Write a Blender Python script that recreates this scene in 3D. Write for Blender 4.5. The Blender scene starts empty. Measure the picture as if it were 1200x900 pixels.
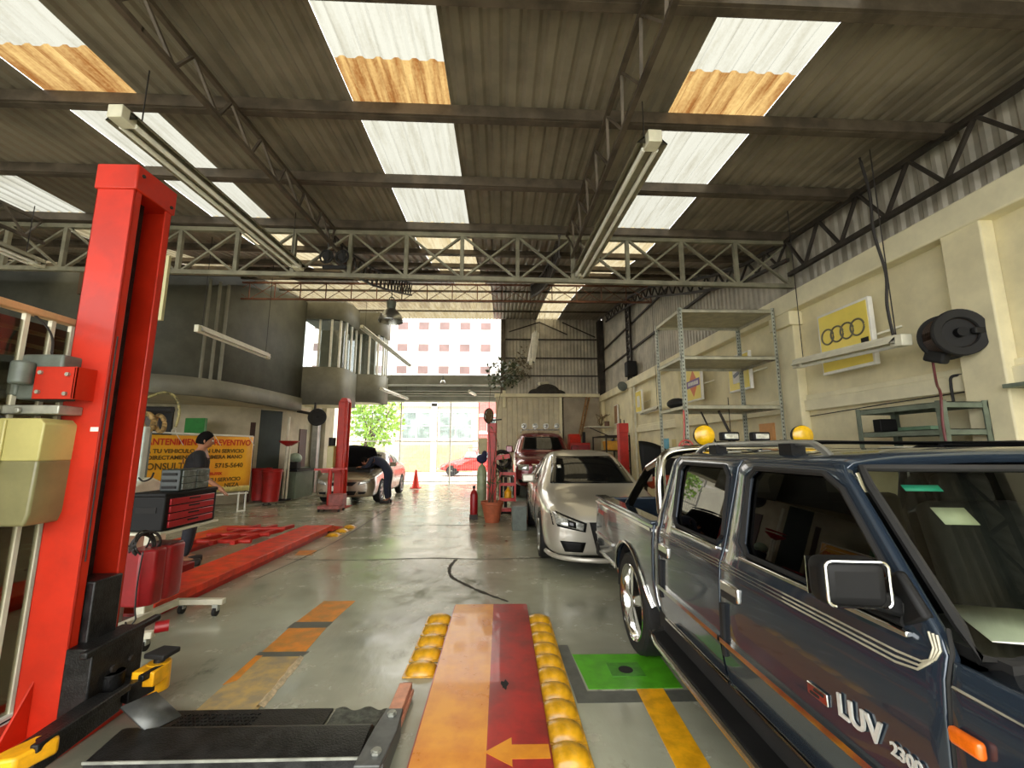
import bpy, bmesh, math, random
from mathutils import Vector, Matrix, Euler
from mathutils.bvhtree import BVHTree
random.seed(7)
PI = math.pi
SC = bpy.context.scene
COL = SC.collection
V = Vector

# ------------------------------------------------------------------ materials
SKY = 1.0
EXPO = 2.85
YB = -1.6
SKYC, SKYD = (112,112,106), (94,92,82)
SOILC, SOILD = (142,122,80), (84,54,26)
AGEC, AGED = (126,118,98), (104,92,66)
def lin(c):
    c = c / 255.0
    return c / 12.92 if c <= 0.04045 else ((c + 0.055) / 1.055) ** 2.4
def rgb(c): return (lin(c[0]), lin(c[1]), lin(c[2]), 1.0)
def new_mat(name):
    m = bpy.data.materials.new(name); m.use_nodes = True
    nt = m.node_tree; nt.nodes.clear()
    out = nt.nodes.new('ShaderNodeOutputMaterial')
    return m, nt, out
def N(nt, typ, **kw):
    n = nt.nodes.new(typ)
    for k, v in kw.items():
        if k in n.inputs: n.inputs[k].default_value = v
        else: setattr(n, k, v)
    return n
MATS = {}
def M(name, col, rough=.5, metal=0.0, var=.12, scale=6.0, bump=0.0, coat=0.0, col2=None, spec=.5, rvar=.1):
    """Procedural principled material: noise mixes two tones of the colour, varies the gloss and bumps the surface."""
    if name in MATS: return MATS[name]
    m, nt, out = new_mat(name)
    b = N(nt, 'ShaderNodeBsdfPrincipled'); nt.links.new(b.outputs[0], out.inputs[0])
    tc = N(nt, 'ShaderNodeTexCoord')
    no = N(nt, 'ShaderNodeTexNoise', Scale=scale, Detail=5.0, Roughness=.6)
    nt.links.new(tc.outputs['Object'], no.inputs['Vector'])
    c = rgb(col)
    c2 = rgb(col2) if col2 else tuple(max(0, x * (1 - 2 * var)) for x in c[:3]) + (1,)
    c1 = c if col2 else tuple(min(1, x * (1 + var)) for x in c[:3]) + (1,)
    r = N(nt, 'ShaderNodeValToRGB')
    r.color_ramp.elements[0].position = .38; r.color_ramp.elements[0].color = c2
    r.color_ramp.elements[1].position = .62; r.color_ramp.elements[1].color = c1
    nt.links.new(no.outputs['Fac'], r.inputs[0]); nt.links.new(r.outputs[0], b.inputs['Base Color'])
    mr = N(nt, 'ShaderNodeMapRange'); mr.inputs['To Min'].default_value = max(.02, rough - rvar); mr.inputs['To Max'].default_value = min(1, rough + rvar)
    nt.links.new(no.outputs['Fac'], mr.inputs[0]); nt.links.new(mr.outputs[0], b.inputs['Roughness'])
    b.inputs['Metallic'].default_value = metal
    b.inputs['Coat Weight'].default_value = coat
    b.inputs['Coat Roughness'].default_value = .04
    b.inputs['Specular IOR Level'].default_value = spec
    if bump:
        bp = N(nt, 'ShaderNodeBump', Strength=bump, Distance=.01)
        n2 = N(nt, 'ShaderNodeTexNoise', Scale=scale * 8, Detail=4.0)
        nt.links.new(tc.outputs['Object'], n2.inputs['Vector'])
        nt.links.new(n2.outputs['Fac'], bp.inputs['Height']); nt.links.new(bp.outputs[0], b.inputs['Normal'])
    MATS[name] = m
    return m
def glass_mat(name, tint, refl=.9):
    """Thin pane: tinted see-through with a fresnel gloss."""
    m, nt, out = new_mat(name)
    t = N(nt, 'ShaderNodeBsdfTransparent'); t.inputs[0].default_value = rgb(tint)
    g = N(nt, 'ShaderNodeBsdfGlossy'); g.inputs['Roughness'].default_value = .015; g.inputs[0].default_value = (refl, refl, refl, 1)
    lw = N(nt, 'ShaderNodeLayerWeight', Blend=.5)
    pw = N(nt, 'ShaderNodeMath', operation='POWER'); nt.links.new(lw.outputs['Facing'], pw.inputs[0]); pw.inputs[1].default_value = 5.0
    f = N(nt, 'ShaderNodeMath', operation='MULTIPLY_ADD'); nt.links.new(pw.outputs[0], f.inputs[0]); f.inputs[1].default_value = .92; f.inputs[2].default_value = .07
    mx = N(nt, 'ShaderNodeMixShader')
    nt.links.new(f.outputs[0], mx.inputs[0]); nt.links.new(t.outputs[0], mx.inputs[1]); nt.links.new(g.outputs[0], mx.inputs[2])
    nt.links.new(mx.outputs[0], out.inputs[0])
    MATS[name] = m
    return m
def skylight_mat(name, clear, dirt, amount, seed=0.0, through=.75):
    """Ribbed fibreglass sheet: part see-through, part translucent, soiled in streaks along the ribs."""
    m, nt, out = new_mat(name)
    tc = N(nt, 'ShaderNodeTexCoord'); mp = N(nt, 'ShaderNodeMapping'); mp.inputs['Scale'].default_value = (9, .8, 1); mp.inputs['Location'].default_value = (seed, seed, 0)
    no = N(nt, 'ShaderNodeTexNoise', Scale=1.6, Detail=6.0, Roughness=.65)
    nt.links.new(tc.outputs['Object'], mp.inputs[0]); nt.links.new(mp.outputs[0], no.inputs['Vector'])
    n2 = N(nt, 'ShaderNodeTexNoise', Scale=45.0, Detail=3.0); nt.links.new(tc.outputs['Object'], n2.inputs['Vector'])
    ad = N(nt, 'ShaderNodeMath', operation='MULTIPLY_ADD'); nt.links.new(n2.outputs['Fac'], ad.inputs[0]); ad.inputs[1].default_value = .18; nt.links.new(no.outputs['Fac'], ad.inputs[2])
    r = N(nt, 'ShaderNodeValToRGB')
    r.color_ramp.elements[0].position = max(0, .68 - amount * .5); r.color_ramp.elements[0].color = rgb(clear)
    r.color_ramp.elements[1].position = min(1, .95 - amount * .3); r.color_ramp.elements[1].color = rgb(dirt)
    nt.links.new(ad.outputs[0], r.inputs[0])
    tr = N(nt, 'ShaderNodeBsdfTransparent'); tl = N(nt, 'ShaderNodeBsdfTranslucent'); df = N(nt, 'ShaderNodeBsdfDiffuse')
    for n in (tr, tl, df): nt.links.new(r.outputs[0], n.inputs[0])
    lw = N(nt, 'ShaderNodeLayerWeight', Blend=.35)
    mr = N(nt, 'ShaderNodeMapRange'); mr.inputs['To Min'].default_value = 1 - through; mr.inputs['To Max'].default_value = min(1, 1 - through + .6)
    nt.links.new(lw.outputs['Facing'], mr.inputs[0])
    m1 = N(nt, 'ShaderNodeMixShader'); m1.inputs[0].default_value = .35
    nt.links.new(tl.outputs[0], m1.inputs[1]); nt.links.new(df.outputs[0], m1.inputs[2])
    m2 = N(nt, 'ShaderNodeMixShader')
    nt.links.new(mr.outputs[0], m2.inputs[0]); nt.links.new(tr.outputs[0], m2.inputs[1]); nt.links.new(m1.outputs[0], m2.inputs[2])
    nt.links.new(m2.outputs[0], out.inputs[0])
    MATS[name] = m
    return m

# ------------------------------------------------------------------ mesh builder
class MB:
    def __init__(s): s.v = []; s.f = []
    def add(s, vs, fs):
        b = len(s.v); s.v += [tuple(p) for p in vs]; s.f += [tuple(i + b for i in f) for f in fs]; return s
    def box(s, x0, x1, y0, y1, z0, z1):
        return s.add([(x0,y0,z0),(x1,y0,z0),(x1,y1,z0),(x0,y1,z0),(x0,y0,z1),(x1,y0,z1),(x1,y1,z1),(x0,y1,z1)],
                     [(0,3,2,1),(4,5,6,7),(0,1,5,4),(1,2,6,5),(2,3,7,6),(3,0,4,7)])
    def obox(s, c, size, rot=(0,0,0)):
        R = Euler(rot).to_matrix(); c = V(c); hx, hy, hz = (q / 2 for q in size)
        t = MB().box(-hx,hx,-hy,hy,-hz,hz)
        return s.add([c + R @ V(p) for p in t.v], t.f)
    def frame(s, d, up=None):
        d = V(d).normalized(); up = V(up) if up else (V((0,0,1)) if abs(d.z) < .95 else V((0,1,0)))
        a = d.cross(up).normalized(); b = a.cross(d).normalized(); return d, a, b
    def bar(s, p0, p1, w, h, up=None):
        p0, p1 = V(p0), V(p1); d, a, b = s.frame(p1 - p0, up)
        vs = [p + a * x * w / 2 + b * y * h / 2 for p in (p0, p1) for x, y in ((-1,-1),(1,-1),(1,1),(-1,1))]
        return s.add(vs, [(0,1,2,3),(7,6,5,4),(0,4,5,1),(1,5,6,2),(2,6,7,3),(3,7,4,0)])
    def cyl(s, p0, p1, r0, r1=None, n=16, caps=True):
        r1 = r0 if r1 is None else r1
        p0, p1 = V(p0), V(p1); d, a, b = s.frame(p1 - p0)
        vs = [p + (a * math.cos(2*PI*i/n) + b * math.sin(2*PI*i/n)) * r for p, r in ((p0, r0), (p1, r1)) for i in range(n)]
        fs = [(i, (i+1) % n, n + (i+1) % n, n + i) for i in range(n)]
        if caps: fs += [tuple(range(n-1, -1, -1)), tuple(range(n, 2*n))]
        return s.add(vs, fs)
    def tube(s, pts, r, n=8, closed=False):
        pts = [V(p) for p in pts]; m = len(pts); vs = []; fs = []
        rs = r if isinstance(r, (list, tuple)) else [r] * m
        prev = None
        for i, p in enumerate(pts):
            if closed: d = pts[(i+1) % m] - pts[i-1]
            else: d = pts[min(i+1, m-1)] - pts[max(i-1, 0)]
            d = d.normalized() if d.length > 1e-9 else V((0,0,1))
            if prev is None:
                _, a, b = s.frame(d)
            else:
                a = prev - d * prev.dot(d)
                a = a.normalized() if a.length > 1e-6 else s.frame(d)[1]
                b = d.cross(a)
            prev = a
            vs += [p + (a * math.cos(2*PI*k/n) + b * math.sin(2*PI*k/n)) * rs[i] for k in range(n)]
        for i in range(m if closed else m - 1):
            j = (i + 1) % m
            fs += [(i*n+k, i*n+(k+1) % n, j*n+(k+1) % n, j*n+k) for k in range(n)]
        if not closed: fs += [tuple(range(n-1,-1,-1)), tuple((m-1)*n+k for k in range(n))]
        return s.add(vs, fs)
    def lathe(s, prof, o=(0,0,0), axis=(0,0,1), n=24, a0=0, caps=True):
        o = V(o); d, a, b = s.frame(axis); m = len(prof)
        vs = [o + d * h + (a * math.cos(a0+2*PI*i/n) + b * math.sin(a0+2*PI*i/n)) * r for r, h in prof for i in range(n)]
        fs = [(j*n+i, j*n+(i+1) % n, (j+1)*n+(i+1) % n, (j+1)*n+i) for j in range(m-1) for i in range(n)]
        if caps and prof[0][0] > 1e-6: fs.append(tuple(range(n-1,-1,-1)))
        if caps and prof[-1][0] > 1e-6: fs.append(tuple((m-1)*n+i for i in range(n)))
        return s.add(vs, fs)
    def prism(s, poly, axis, d0, d1):
        def P(u, w, d): return {'x': (d,u,w), 'y': (u,d,w), 'z': (u,w,d)}[axis]
        n = len(poly)
        return s.add([P(u,w,d0) for u,w in poly] + [P(u,w,d1) for u,w in poly],
                     [tuple(range(n-1,-1,-1)), tuple(range(n,2*n))] + [(i,(i+1)%n,n+(i+1)%n,n+i) for i in range(n)])
    def grid(s, rows, closed=False):
        m = len(rows[0]); vs = [p for r in rows for p in r]; fs = []
        for i in range(len(rows)-1):
            for j in range(m if closed else m-1):
                k = (j+1) % m
                fs.append((i*m+j, i*m+k, (i+1)*m+k, (i+1)*m+j))
        return s.add(vs, fs)
    def sphere(s, c, r, n=12, sc=(1,1,1), half=False):
        c = V(c); rows = []; m = max(4, n // 2); lo = 0 if half else -PI/2
        prof = [(math.cos(lo + (PI/2-lo)*i/m), math.sin(lo + (PI/2-lo)*i/m)) for i in range(m+1)]
        vs = []
        for cr, h in prof:
            vs.append([c + V((cr*math.cos(2*PI*k/n)*r*sc[0], cr*math.sin(2*PI*k/n)*r*sc[1], h*r*sc[2])) for k in range(n)])
        return s.grid(vs, closed=True)
    def torus(s, c, R, r, axis=(0,0,1), n=24, m=8, a0=0, a1=2*PI):
        d, a, b = s.frame(axis); c = V(c); full = abs(a1-a0-2*PI) < 1e-6
        k = n if full else n + 1
        pts = [c + (a*math.cos(a0+(a1-a0)*i/n) + b*math.sin(a0+(a1-a0)*i/n))*R for i in range(k)]
        return s.tube(pts, r, m, closed=full)
    def xf(s, mat):
        s.v = [tuple(mat @ V(p)) for p in s.v]; return s
    def mirror_x(s, xc):
        n = len(s.v); s.add([(2*xc-x, y, z) for x, y, z in s.v], [tuple(reversed(f)) for f in s.f]); return s

def link(name, mb, mat, parent=None, smooth=None, bevel=0, solid=0, subd=0, seg=2, weld=False, sol_off=-1, face=None):
    me = bpy.data.meshes.new(name)
    me.from_pydata(mb.v, [], mb.f); me.update()
    bm = bmesh.new(); bm.from_mesh(me)
    if weld: bmesh.ops.remove_doubles(bm, verts=bm.verts, dist=1e-4)
    bmesh.ops.recalc_face_normals(bm, faces=bm.faces)
    if face:
        sm = V((0,0,0))
        for q in bm.faces: sm += q.normal * q.calc_area()
        if sm.dot(V(face)) < 0: bmesh.ops.reverse_faces(bm, faces=bm.faces)
    bm.to_mesh(me); bm.free()
    me.materials.append(mat)
    o = bpy.data.objects.new(name, me); COL.objects.link(o)
    if parent is not None:
        o.parent = parent
        if parent.type == 'EMPTY': o.matrix_parent_inverse = Matrix.Translation(-V(parent.location))
    if subd:
        q = o.modifiers.new('sub', 'SUBSURF'); q.levels = subd; q.render_levels = subd
    if solid:
        q = o.modifiers.new('sol', 'SOLIDIFY'); q.thickness = solid; q.offset = sol_off
    if bevel:
        q = o.modifiers.new('bev', 'BEVEL'); q.width = bevel; q.segments = seg; q.limit_method = 'ANGLE'; q.angle_limit = .6
    if smooth is None: smooth = 35
    if smooth:
        me.polygons.foreach_set('use_smooth', [True] * len(me.polygons))
        try: me.set_sharp_from_angle(angle=math.radians(smooth))
        except Exception: pass
    return o
def tag(o, label, cat, group=None, kind=None):
    o['label'] = label; o['category'] = cat
    if group: o['group'] = group
    if kind: o['kind'] = kind
    return o
def thing(name, label, cat, loc=(0,0,0), group=None):
    o = bpy.data.objects.new(name, None); COL.objects.link(o); o.location = loc; o.empty_display_size = .1
    return tag(o, label, cat, group)
def single(name, label, cat, mb, mat, group=None, **kw):
    return tag(link(name, mb, mat, None, **kw), label, cat, group)
def struct(name, mb, mat, parent=None, **kw):
    o = link(name, mb, mat, parent, **kw)
    if parent is None: o['kind'] = 'structure'
    return o
def dup(root, loc=None, rotz=None, label=None):
    r = root.copy(); COL.objects.link(r)
    if loc is not None: r.location = loc
    if rotz is not None: r.rotation_euler = (0, 0, rotz)
    if label: r['label'] = label
    for ch in root.children:
        c = ch.copy(); COL.objects.link(c); c.parent = r
        for g in ch.children:
            d = g.copy(); COL.objects.link(d); d.parent = c
    return r
def bake(o):
    """Applies the modifiers of a mesh object."""
    dg = bpy.context.evaluated_depsgraph_get(); dg.update()
    me = bpy.data.meshes.new_from_object(o.evaluated_get(dg))
    old = o.data; o.modifiers.clear(); o.data = me
    if old.users == 0: bpy.data.meshes.remove(old)
    return o
def text_mb(s, size, ext=.002, align='CENTER', bold=0.0):
    """Lettering as a mesh in the XY plane (reads along +X)."""
    cu = bpy.data.curves.new('lettering', 'FONT'); cu.body = s; cu.size = size; cu.extrude = ext; cu.offset = bold
    cu.align_x = align; cu.align_y = 'CENTER'; cu.resolution_u = 3
    o = bpy.data.objects.new('lettering', cu); COL.objects.link(o)
    dg = bpy.context.evaluated_depsgraph_get(); dg.update()
    me = bpy.data.meshes.new_from_object(o.evaluated_get(dg))
    mb = MB().add([v.co.copy() for v in me.vertices], [tuple(p.vertices) for p in me.polygons])
    bpy.data.objects.remove(o); bpy.data.curves.remove(cu); bpy.data.meshes.remove(me)
    return mb
def basis(o, x, y):
    """Matrix taking the XY plane to the plane through o spanned by x and y."""
    x = V(x).normalized(); y = V(y); y = (y - x * y.dot(x)).normalized(); z = x.cross(y)
    return Matrix((( x.x,y.x,z.x,o[0]),(x.y,y.y,z.y,o[1]),(x.z,y.z,z.z,o[2]),(0,0,0,1)))
def lerp(a, b, t): return a + (b - a) * t
def interp(tab, x):
    if x <= tab[0][0]: return tab[0][1]
    for (a, p), (b, q) in zip(tab, tab[1:]):
        if x <= b: return lerp(p, q, (x - a) / (b - a))
    return tab[-1][1]
def smooth_pts(pts, k=6):
    P = [V(p) for p in pts]; out = []
    for i in range(len(P) - 1):
        p0, p1, p2, p3 = P[max(i-1,0)], P[i], P[i+1], P[min(i+2,len(P)-1)]
        for j in range(k):
            t = j / k
            out.append(.5*((2*p1)+(p2-p0)*t+(2*p0-5*p1+4*p2-p3)*t*t+(3*p1-p0-3*p2+p3)*t**3))
    out.append(P[-1]); return out

# palette
m_wall = M('cream_wall_paint', (226,216,178), .75, var=.06, scale=2.5, bump=.15)
m_ledge = M('cream_ledge_paint', (232,224,190), .7, var=.05, scale=3)
m_corr_wall = M('grey_cladding', (186,180,166), .5, .2, var=.12, scale=2)
m_roof = M('roof_sheet', (140,131,116), .55, .25, var=.14, scale=1.6)
m_steel = M('brown_steel', (92,82,70), .55, .3, var=.2, scale=5)
m_steel_l = M('pale_green_steel', (128,124,104), .55, .2, var=.15, scale=5)
m_steel_d = M('dark_steel', (58,52,46), .6, .3, var=.2, scale=5)
m_redlift = M('red_lift_paint', (190,36,6), .5, var=.08, scale=4, coat=.05)
m_redlift2 = M('red_post_paint', (190,38,26), .42, var=.1, scale=5, coat=.1)
m_redramp = M('red_ramp_paint', (228,62,36), .4, var=.14, scale=6, coat=.1)
m_red = M('red_plastic', (150,20,26), .35, var=.1, scale=8)
m_black = M('black_rubber', (22,21,20), .75, var=.2, scale=12)
m_blackpl = M('black_plastic', (13,13,14), .6, var=.2, scale=9, spec=.3)
m_blacksteel = M('greasy_black_steel', (42,42,42), .38, .5, var=.3, scale=14, bump=.3)
m_chrome = M('chrome', (215,215,212), .12, 1.0, var=.04, scale=5, rvar=.05)
m_alu = M('brushed_aluminium', (176,178,176), .3, .9, var=.1, scale=9)
m_galv = M('galvanised_steel', (170,172,162), .42, .6, var=.14, scale=10)
m_white = M('white_paint', (232,230,220), .45, var=.05, scale=6)
m_offwhite = M('cream_enamel', (218,214,192), .45, var=.06, scale=6)
m_yellow = M('yellow_paint', (236,170,22), .4, var=.12, scale=9)
m_orange_p = M('orange_floor_paint', (226,140,36), .35, var=.12, scale=7, col2=(186,128,52))
m_worn_p = M('worn_floor_paint', (190,160,100), .5, scale=9, col2=(150,136,108))
m_green_p = M('green_floor_paint', (84,168,34), .35, var=.1, scale=8)
m_grey = M('grey_enamel', (104,112,104), .45, .1, var=.12, scale=8)
m_greygreen = M('grey_green_shelf', (112,122,106), .5, .2, var=.12, scale=8)
m_shelf = M('galvanised_shelf', (184,180,158), .45, .35, var=.1, scale=10)
m_rubberfloor = M('rough_patch', (92,94,84), .8, var=.25, scale=22, bump=.8)
m_dglass = M('dark_glass', (14,16,17), .06, var=.1, scale=3, rvar=.02)  # near-black stands in for the dark interiors behind the car windows
m_skin = M('skin', (166,116,88), .5, var=.06, scale=14)
m_hair = M('dark_hair', (10,8,7), .85, spec=.15, var=.2, scale=30)
m_wood = M('wood', (150,112,66), .6, var=.2, scale=12)
m_cardboard = M('cardboard', (176,140,92), .8, var=.1, scale=10)
m_wire = M('dark_cable', (38,34,31), .6, var=.1, scale=10)
# ------------------------------------------------------------------ camera, world
cam = bpy.data.cameras.new('camera'); cam.sensor_width = 36.0; cam.lens = 15.0; cam.clip_start = .05; cam.clip_end = 400
co = bpy.data.objects.new('camera', cam); COL.objects.link(co); SC.camera = co
pitch = math.atan(77 / 500); yaw = math.atan(.0257)
co.location = (0, 0, 1.52); co.rotation_euler = (PI / 2 + pitch, 0, -yaw)
W = bpy.data.worlds.new('overcast_sky'); SC.world = W; W.use_nodes = True
nt = W.node_tree; nt.nodes.clear()
wo = nt.nodes.new('ShaderNodeOutputWorld'); bg = nt.nodes.new('ShaderNodeBackground'); nt.links.new(bg.outputs[0], wo.inputs[0])
tc = nt.nodes.new('ShaderNodeTexCoord'); sx = nt.nodes.new('ShaderNodeSeparateXYZ'); nt.links.new(tc.outputs['Generated'], sx.inputs[0])
rp = nt.nodes.new('ShaderNodeValToRGB'); nt.links.new(sx.outputs['Z'], rp.inputs[0])
rp.color_ramp.elements[0].position = 0.0; rp.color_ramp.elements[0].color = (.7, .7, .7, 1)
rp.color_ramp.elements[1].position = .7; rp.color_ramp.elements[1].color = (1, .985, .93, 1)
nt.links.new(rp.outputs[0], bg.inputs[0]); bg.inputs[1].default_value = SKY
SC.view_settings.view_transform = 'Standard'; SC.view_settings.look = 'None'; SC.view_settings.gamma = 1
SC.view_settings.use_curve_mapping = False; SC.view_settings.exposure = EXPO
cy = SC.cycles; cy.use_denoising = True; cy.max_bounces = 10; cy.diffuse_bounces = 5; cy.glossy_bounces = 4; cy.transparent_max_bounces = 24; cy.sample_clamp_indirect = 12
cy.caustics_reflective = False; cy.caustics_refractive = False

# ------------------------------------------------------------------ roof
RZ = [(YB,4.24),(1.2,4.29),(2.2,4.33),(3.2,4.36),(4.2,4.40),(5.25,4.45),(6.2,4.55),(7.2,4.78),(8.2,5.08),(9.2,5.40),(10.4,5.80),(11.9,6.10),(13.4,6.33),(14.9,6.50),(16.4,6.64)]
def tilt(x, y): return -.018 * x * max(0, min(1, (12 - y) / 8))
def zr(x, y): return interp(RZ, y) + tilt(x, y)
XL, XR = -13.0, 4.1
RIB = .133
def rib(x, a=.021):
    t = (x / RIB) % 1.0
    # crest, sloping web, broad pan: the trough profile of the sheet
    return a * (1 if t < .22 else 1 - (t-.22)/.18 if t < .4 else 0 if t < .82 else (t-.82)/.18)
def sheet(x0, x1, ys, dz=0.0):
    xs = []; k = math.floor(x0 / RIB)
    while k * RIB < x1 + RIB:
        for t in (0, .22, .4, .82):
            x = (k + t) * RIB
            if x0 < x < x1: xs.append(x)
        k += 1
    xs = [x0] + xs + [x1]
    return MB().grid([[(x, y, zr(x, y) + rib(x) + dz) for x in xs] for y in ys])
def ysub(y0, y1): return sorted({y0, y1, *[y for y, _ in RZ if y0 < y < y1]})
strips = [(-9.4,-8.6,YB,16.4), (-6.15,-5.35,YB,16.4), (-3.75,-3.0,YB,16.4), (-1.24,-.43,YB,16.4), (1.4,2.22,YB,16.4)]
m_sky = skylight_mat('skylight_sheet', SKYC, SKYD, .25, 3.0)
m_sky_r = skylight_mat('soiled_skylight_sheet', SOILC, SOILD, .75, 1.0, .45)
m_sky_y = skylight_mat('aged_skylight_sheet', AGEC, AGED, .4, 5.0)
# the far left of the roof, past the ridge truss, is all skylight sheeting down to the rear opening
FARL = (-6.6, -.3, 11.2)
xs = [XL]
for a, b, _, _ in strips: xs += [a, b]
xs.append(XR)
rf = MB()
for i in range(0, len(xs), 2):
    x0, x1 = xs[i], xs[i+1]
    if x1 <= FARL[0] or x0 >= FARL[1]: rf.add(*(lambda q: (q.v, q.f))(sheet(x0, x1, ysub(YB, 16.4))))
    else:
        q = sheet(x0, x1, ysub(YB, FARL[2])); rf.add(q.v, q.f)
        if x0 < FARL[0]: q = sheet(x0, FARL[0], ysub(FARL[2], 16.4)); rf.add(q.v, q.f)
        if x1 > FARL[1]: q = sheet(FARL[1], x1, ysub(FARL[2], 16.4)); rf.add(q.v, q.f)
struct('ceiling', rf, m_roof, smooth=0)
n = 0
for a, b, y0, y1 in strips:
    cuts = [YB, 2.77, 3.22, 5.25, 8.2, 11.2, 16.4]
    for c0, c1 in zip(cuts, cuts[1:]):
        if c0 >= 11.2 and a < FARL[1] and b > FARL[0]: continue
        n += 1
        soiled = c0 == 2.77
        struct('window_%d' % n, sheet(a, b, ysub(c0, c1), .004), m_sky_r if soiled else m_sky if c0 < 5 else m_sky_y, smooth=0)
for x0, x1 in ((-6.6,-5.0),(-5.0,-3.4),(-3.4,-1.85),(-1.85,-.3)):
    n += 1; struct('window_%d' % n, sheet(x0, x1, ysub(11.2, 16.4), .004), m_sky_y, smooth=0)
# purlins
for i, (y, z) in enumerate(RZ[1:-1]):
    mb = MB(); x0, x1 = XL, 3.9
    h = .1 if y < 5.5 else .07 if y < 9.5 else .05
    mb.bar((x0, y, zr(x0,y)-h/2-.002), (x1, y, zr(x1,y)-h/2-.002), .05, h)
    if y < 9.5: mb.bar((x0, y+.03, zr(x0,y)-h), (x1, y+.03, zr(x1,y)-h), .06, .012)
    struct('ceiling_purlin', mb, m_steel)
def lattice(name, top, bot, mat, panels, w=.045, web=.03, cross=False, post=True):
    mb = MB(); tp = [V(p) for p in top]; bt = [V(p) for p in bot]
    for line in (tp, bt):
        for a, b in zip(line, line[1:]): mb.bar(a, b + (b-a).normalized()*.01, w, w)
    def at(line, t):
        L = [0]
        for a, b in zip(line, line[1:]): L.append(L[-1] + (b-a).length)
        s = t * L[-1]
        for i in range(len(line)-1):
            if s <= L[i+1] + 1e-9: return line[i].lerp(line[i+1], (s-L[i])/(L[i+1]-L[i]))
        return line[-1]
    for i in range(panels):
        t0, t1 = i/panels, (i+1)/panels
        if cross:
            mb.bar(at(tp,t0), at(bt,t1), web, web*.6); mb.bar(at(bt,t0)+V((0,.02,0)), at(tp,t1)+V((0,.02,0)), web, web*.6)
        else:
            tm = (t0+t1)/2; mb.bar(at(tp,t0), at(bt,tm), web, web*.7); mb.bar(at(bt,tm), at(tp,t1), web, web*.7)
        if post: mb.bar(at(tp,t1), at(bt,t1), web*1.2, web*1.2)
    return struct(name, mb, mat)
# ridge truss across the hall where the roof changes pitch
lattice('ceiling_truss', [(-12.9,5.3,4.47),(3.85,5.3,4.27)], [(-12.9,5.3,3.90),(3.85,5.3,3.66)], m_steel_l, 23, .055, .04, True)
lattice('ceiling_truss', [(-7,10.45,5.70),(3.85,10.45,5.70)], [(-7,10.45,5.27),(3.85,10.45,5.27)], M('oxide_steel',(128,84,64),.55,.2,var=.15,scale=5), 17, .04, .018, True)
for x in (-5.9, -2.18, .86):
    ys1 = [YB, 2.2, 5.25]
    lattice('ceiling_rafter', [(x,y,zr(x,y)-.12) for y in ys1], [(x+.06,y,zr(x,y)-.42) for y in ys1], m_steel, 16, .035, .022, False, False)
    if x < -2.5: continue
    ys2 = [y for y, _ in RZ if 5.2 < y < 11]
    lattice('ceiling_rafter', [(x-.1,y,zr(x,y)-.12) for y in ys2], [(x-.1,y,zr(x,y)-.42) for y in ys2], m_steel_d, 20, .035, .022, False, False)
ys1 = [YB, 2.2, 5.25]
lattice('ceiling_rafter', [(3.8,y,zr(3.8,y)-.12) for y in ys1], [(3.8,y,3.74+.012*y) for y in ys1], m_steel_d, 12, .05, .035, False, False)
ys2 = [y for y, _ in RZ if 5.2 < y < 16.3]
lattice('ceiling_rafter', [(3.8,y,zr(3.8,y)-.12) for y in ys2], [(3.8,y,max(3.8,zr(3.8,y)-.38)) for y in ys2], m_steel_d, 22, .045, .03, False, False)

# ------------------------------------------------------------------ floor
def floor_mat():
    m, nt, out = new_mat('painted_concrete_floor')
    b = N(nt, 'ShaderNodeBsdfPrincipled'); nt.links.new(b.outputs[0], out.inputs[0])
    tc = N(nt, 'ShaderNodeTexCoord'); L = nt.links.new
    def noise(scale, detail=5.0, rough=.6, sc=(1,1,1)):
        mp = N(nt, 'ShaderNodeMapping'); mp.inputs['Scale'].default_value = sc; L(tc.outputs['Object'], mp.inputs[0])
        n = N(nt, 'ShaderNodeTexNoise', Scale=scale, Detail=detail, Roughness=rough); L(mp.outputs[0], n.inputs['Vector']); return n.outputs['Fac']
    def ramp(src, a, b_, ca, cb):
        r = N(nt, 'ShaderNodeValToRGB'); r.color_ramp.elements[0].position = a; r.color_ramp.elements[0].color = ca
        r.color_ramp.elements[1].position = b_; r.color_ramp.elements[1].color = cb; L(src, r.inputs[0]); return r.outputs[0]
    def mix(f, a, c):
        x = N(nt, 'ShaderNodeMix', data_type='RGBA'); L(f, x.inputs[0]); L(a, x.inputs[6]); L(c, x.inputs[7]); return x.outputs[2]
    big = noise(.55, 4, .6); mid = noise(2.2, 8, .7); fine = noise(14, 6, .7, (1, .6, 1)); st = noise(1.3, 9, .72, (1.6, .8, 1))
    base = ramp(big, .38, .62, rgb((140,140,124)), rgb((184,186,164)))
    c = mix(ramp(mid, .52, .66, (0,0,0,1), (.75,.75,.75,1)), base, ramp(fine, .3, .7, rgb((118,110,96)), rgb((186,184,164))))
    c = mix(ramp(st, .60, .70, (0,0,0,1), (.8,.8,.8,1)), c, ramp(fine, .3, .7, rgb((58,54,46)), rgb((92,88,76))))
    L(c, b.inputs['Base Color'])
    L(ramp(mid, .35, .7, (.07,.07,.07,1), (.36,.36,.36,1)), b.inputs['Roughness'])
    b.inputs['Specular IOR Level'].default_value = .85
    bp = N(nt, 'ShaderNodeBump', Strength=.22, Distance=.02); L(noise(5, 6, .6, (1, .35, 1)), bp.inputs['Height']); L(bp.outputs[0], b.inputs['Normal'])
    return m
struct('floor', MB().box(-13, 6, -6, 19.7, -.12, 0), floor_mat())
m_street = M('street_asphalt', (196,194,188), .6, var=.06, scale=3)
struct('street', MB().box(-40, 30, 19.72, 60, -.14, -.02), m_street)
struct('ground_apron', MB().box(-40, 30, -40, -6, -.14, -.02), m_street)
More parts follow.
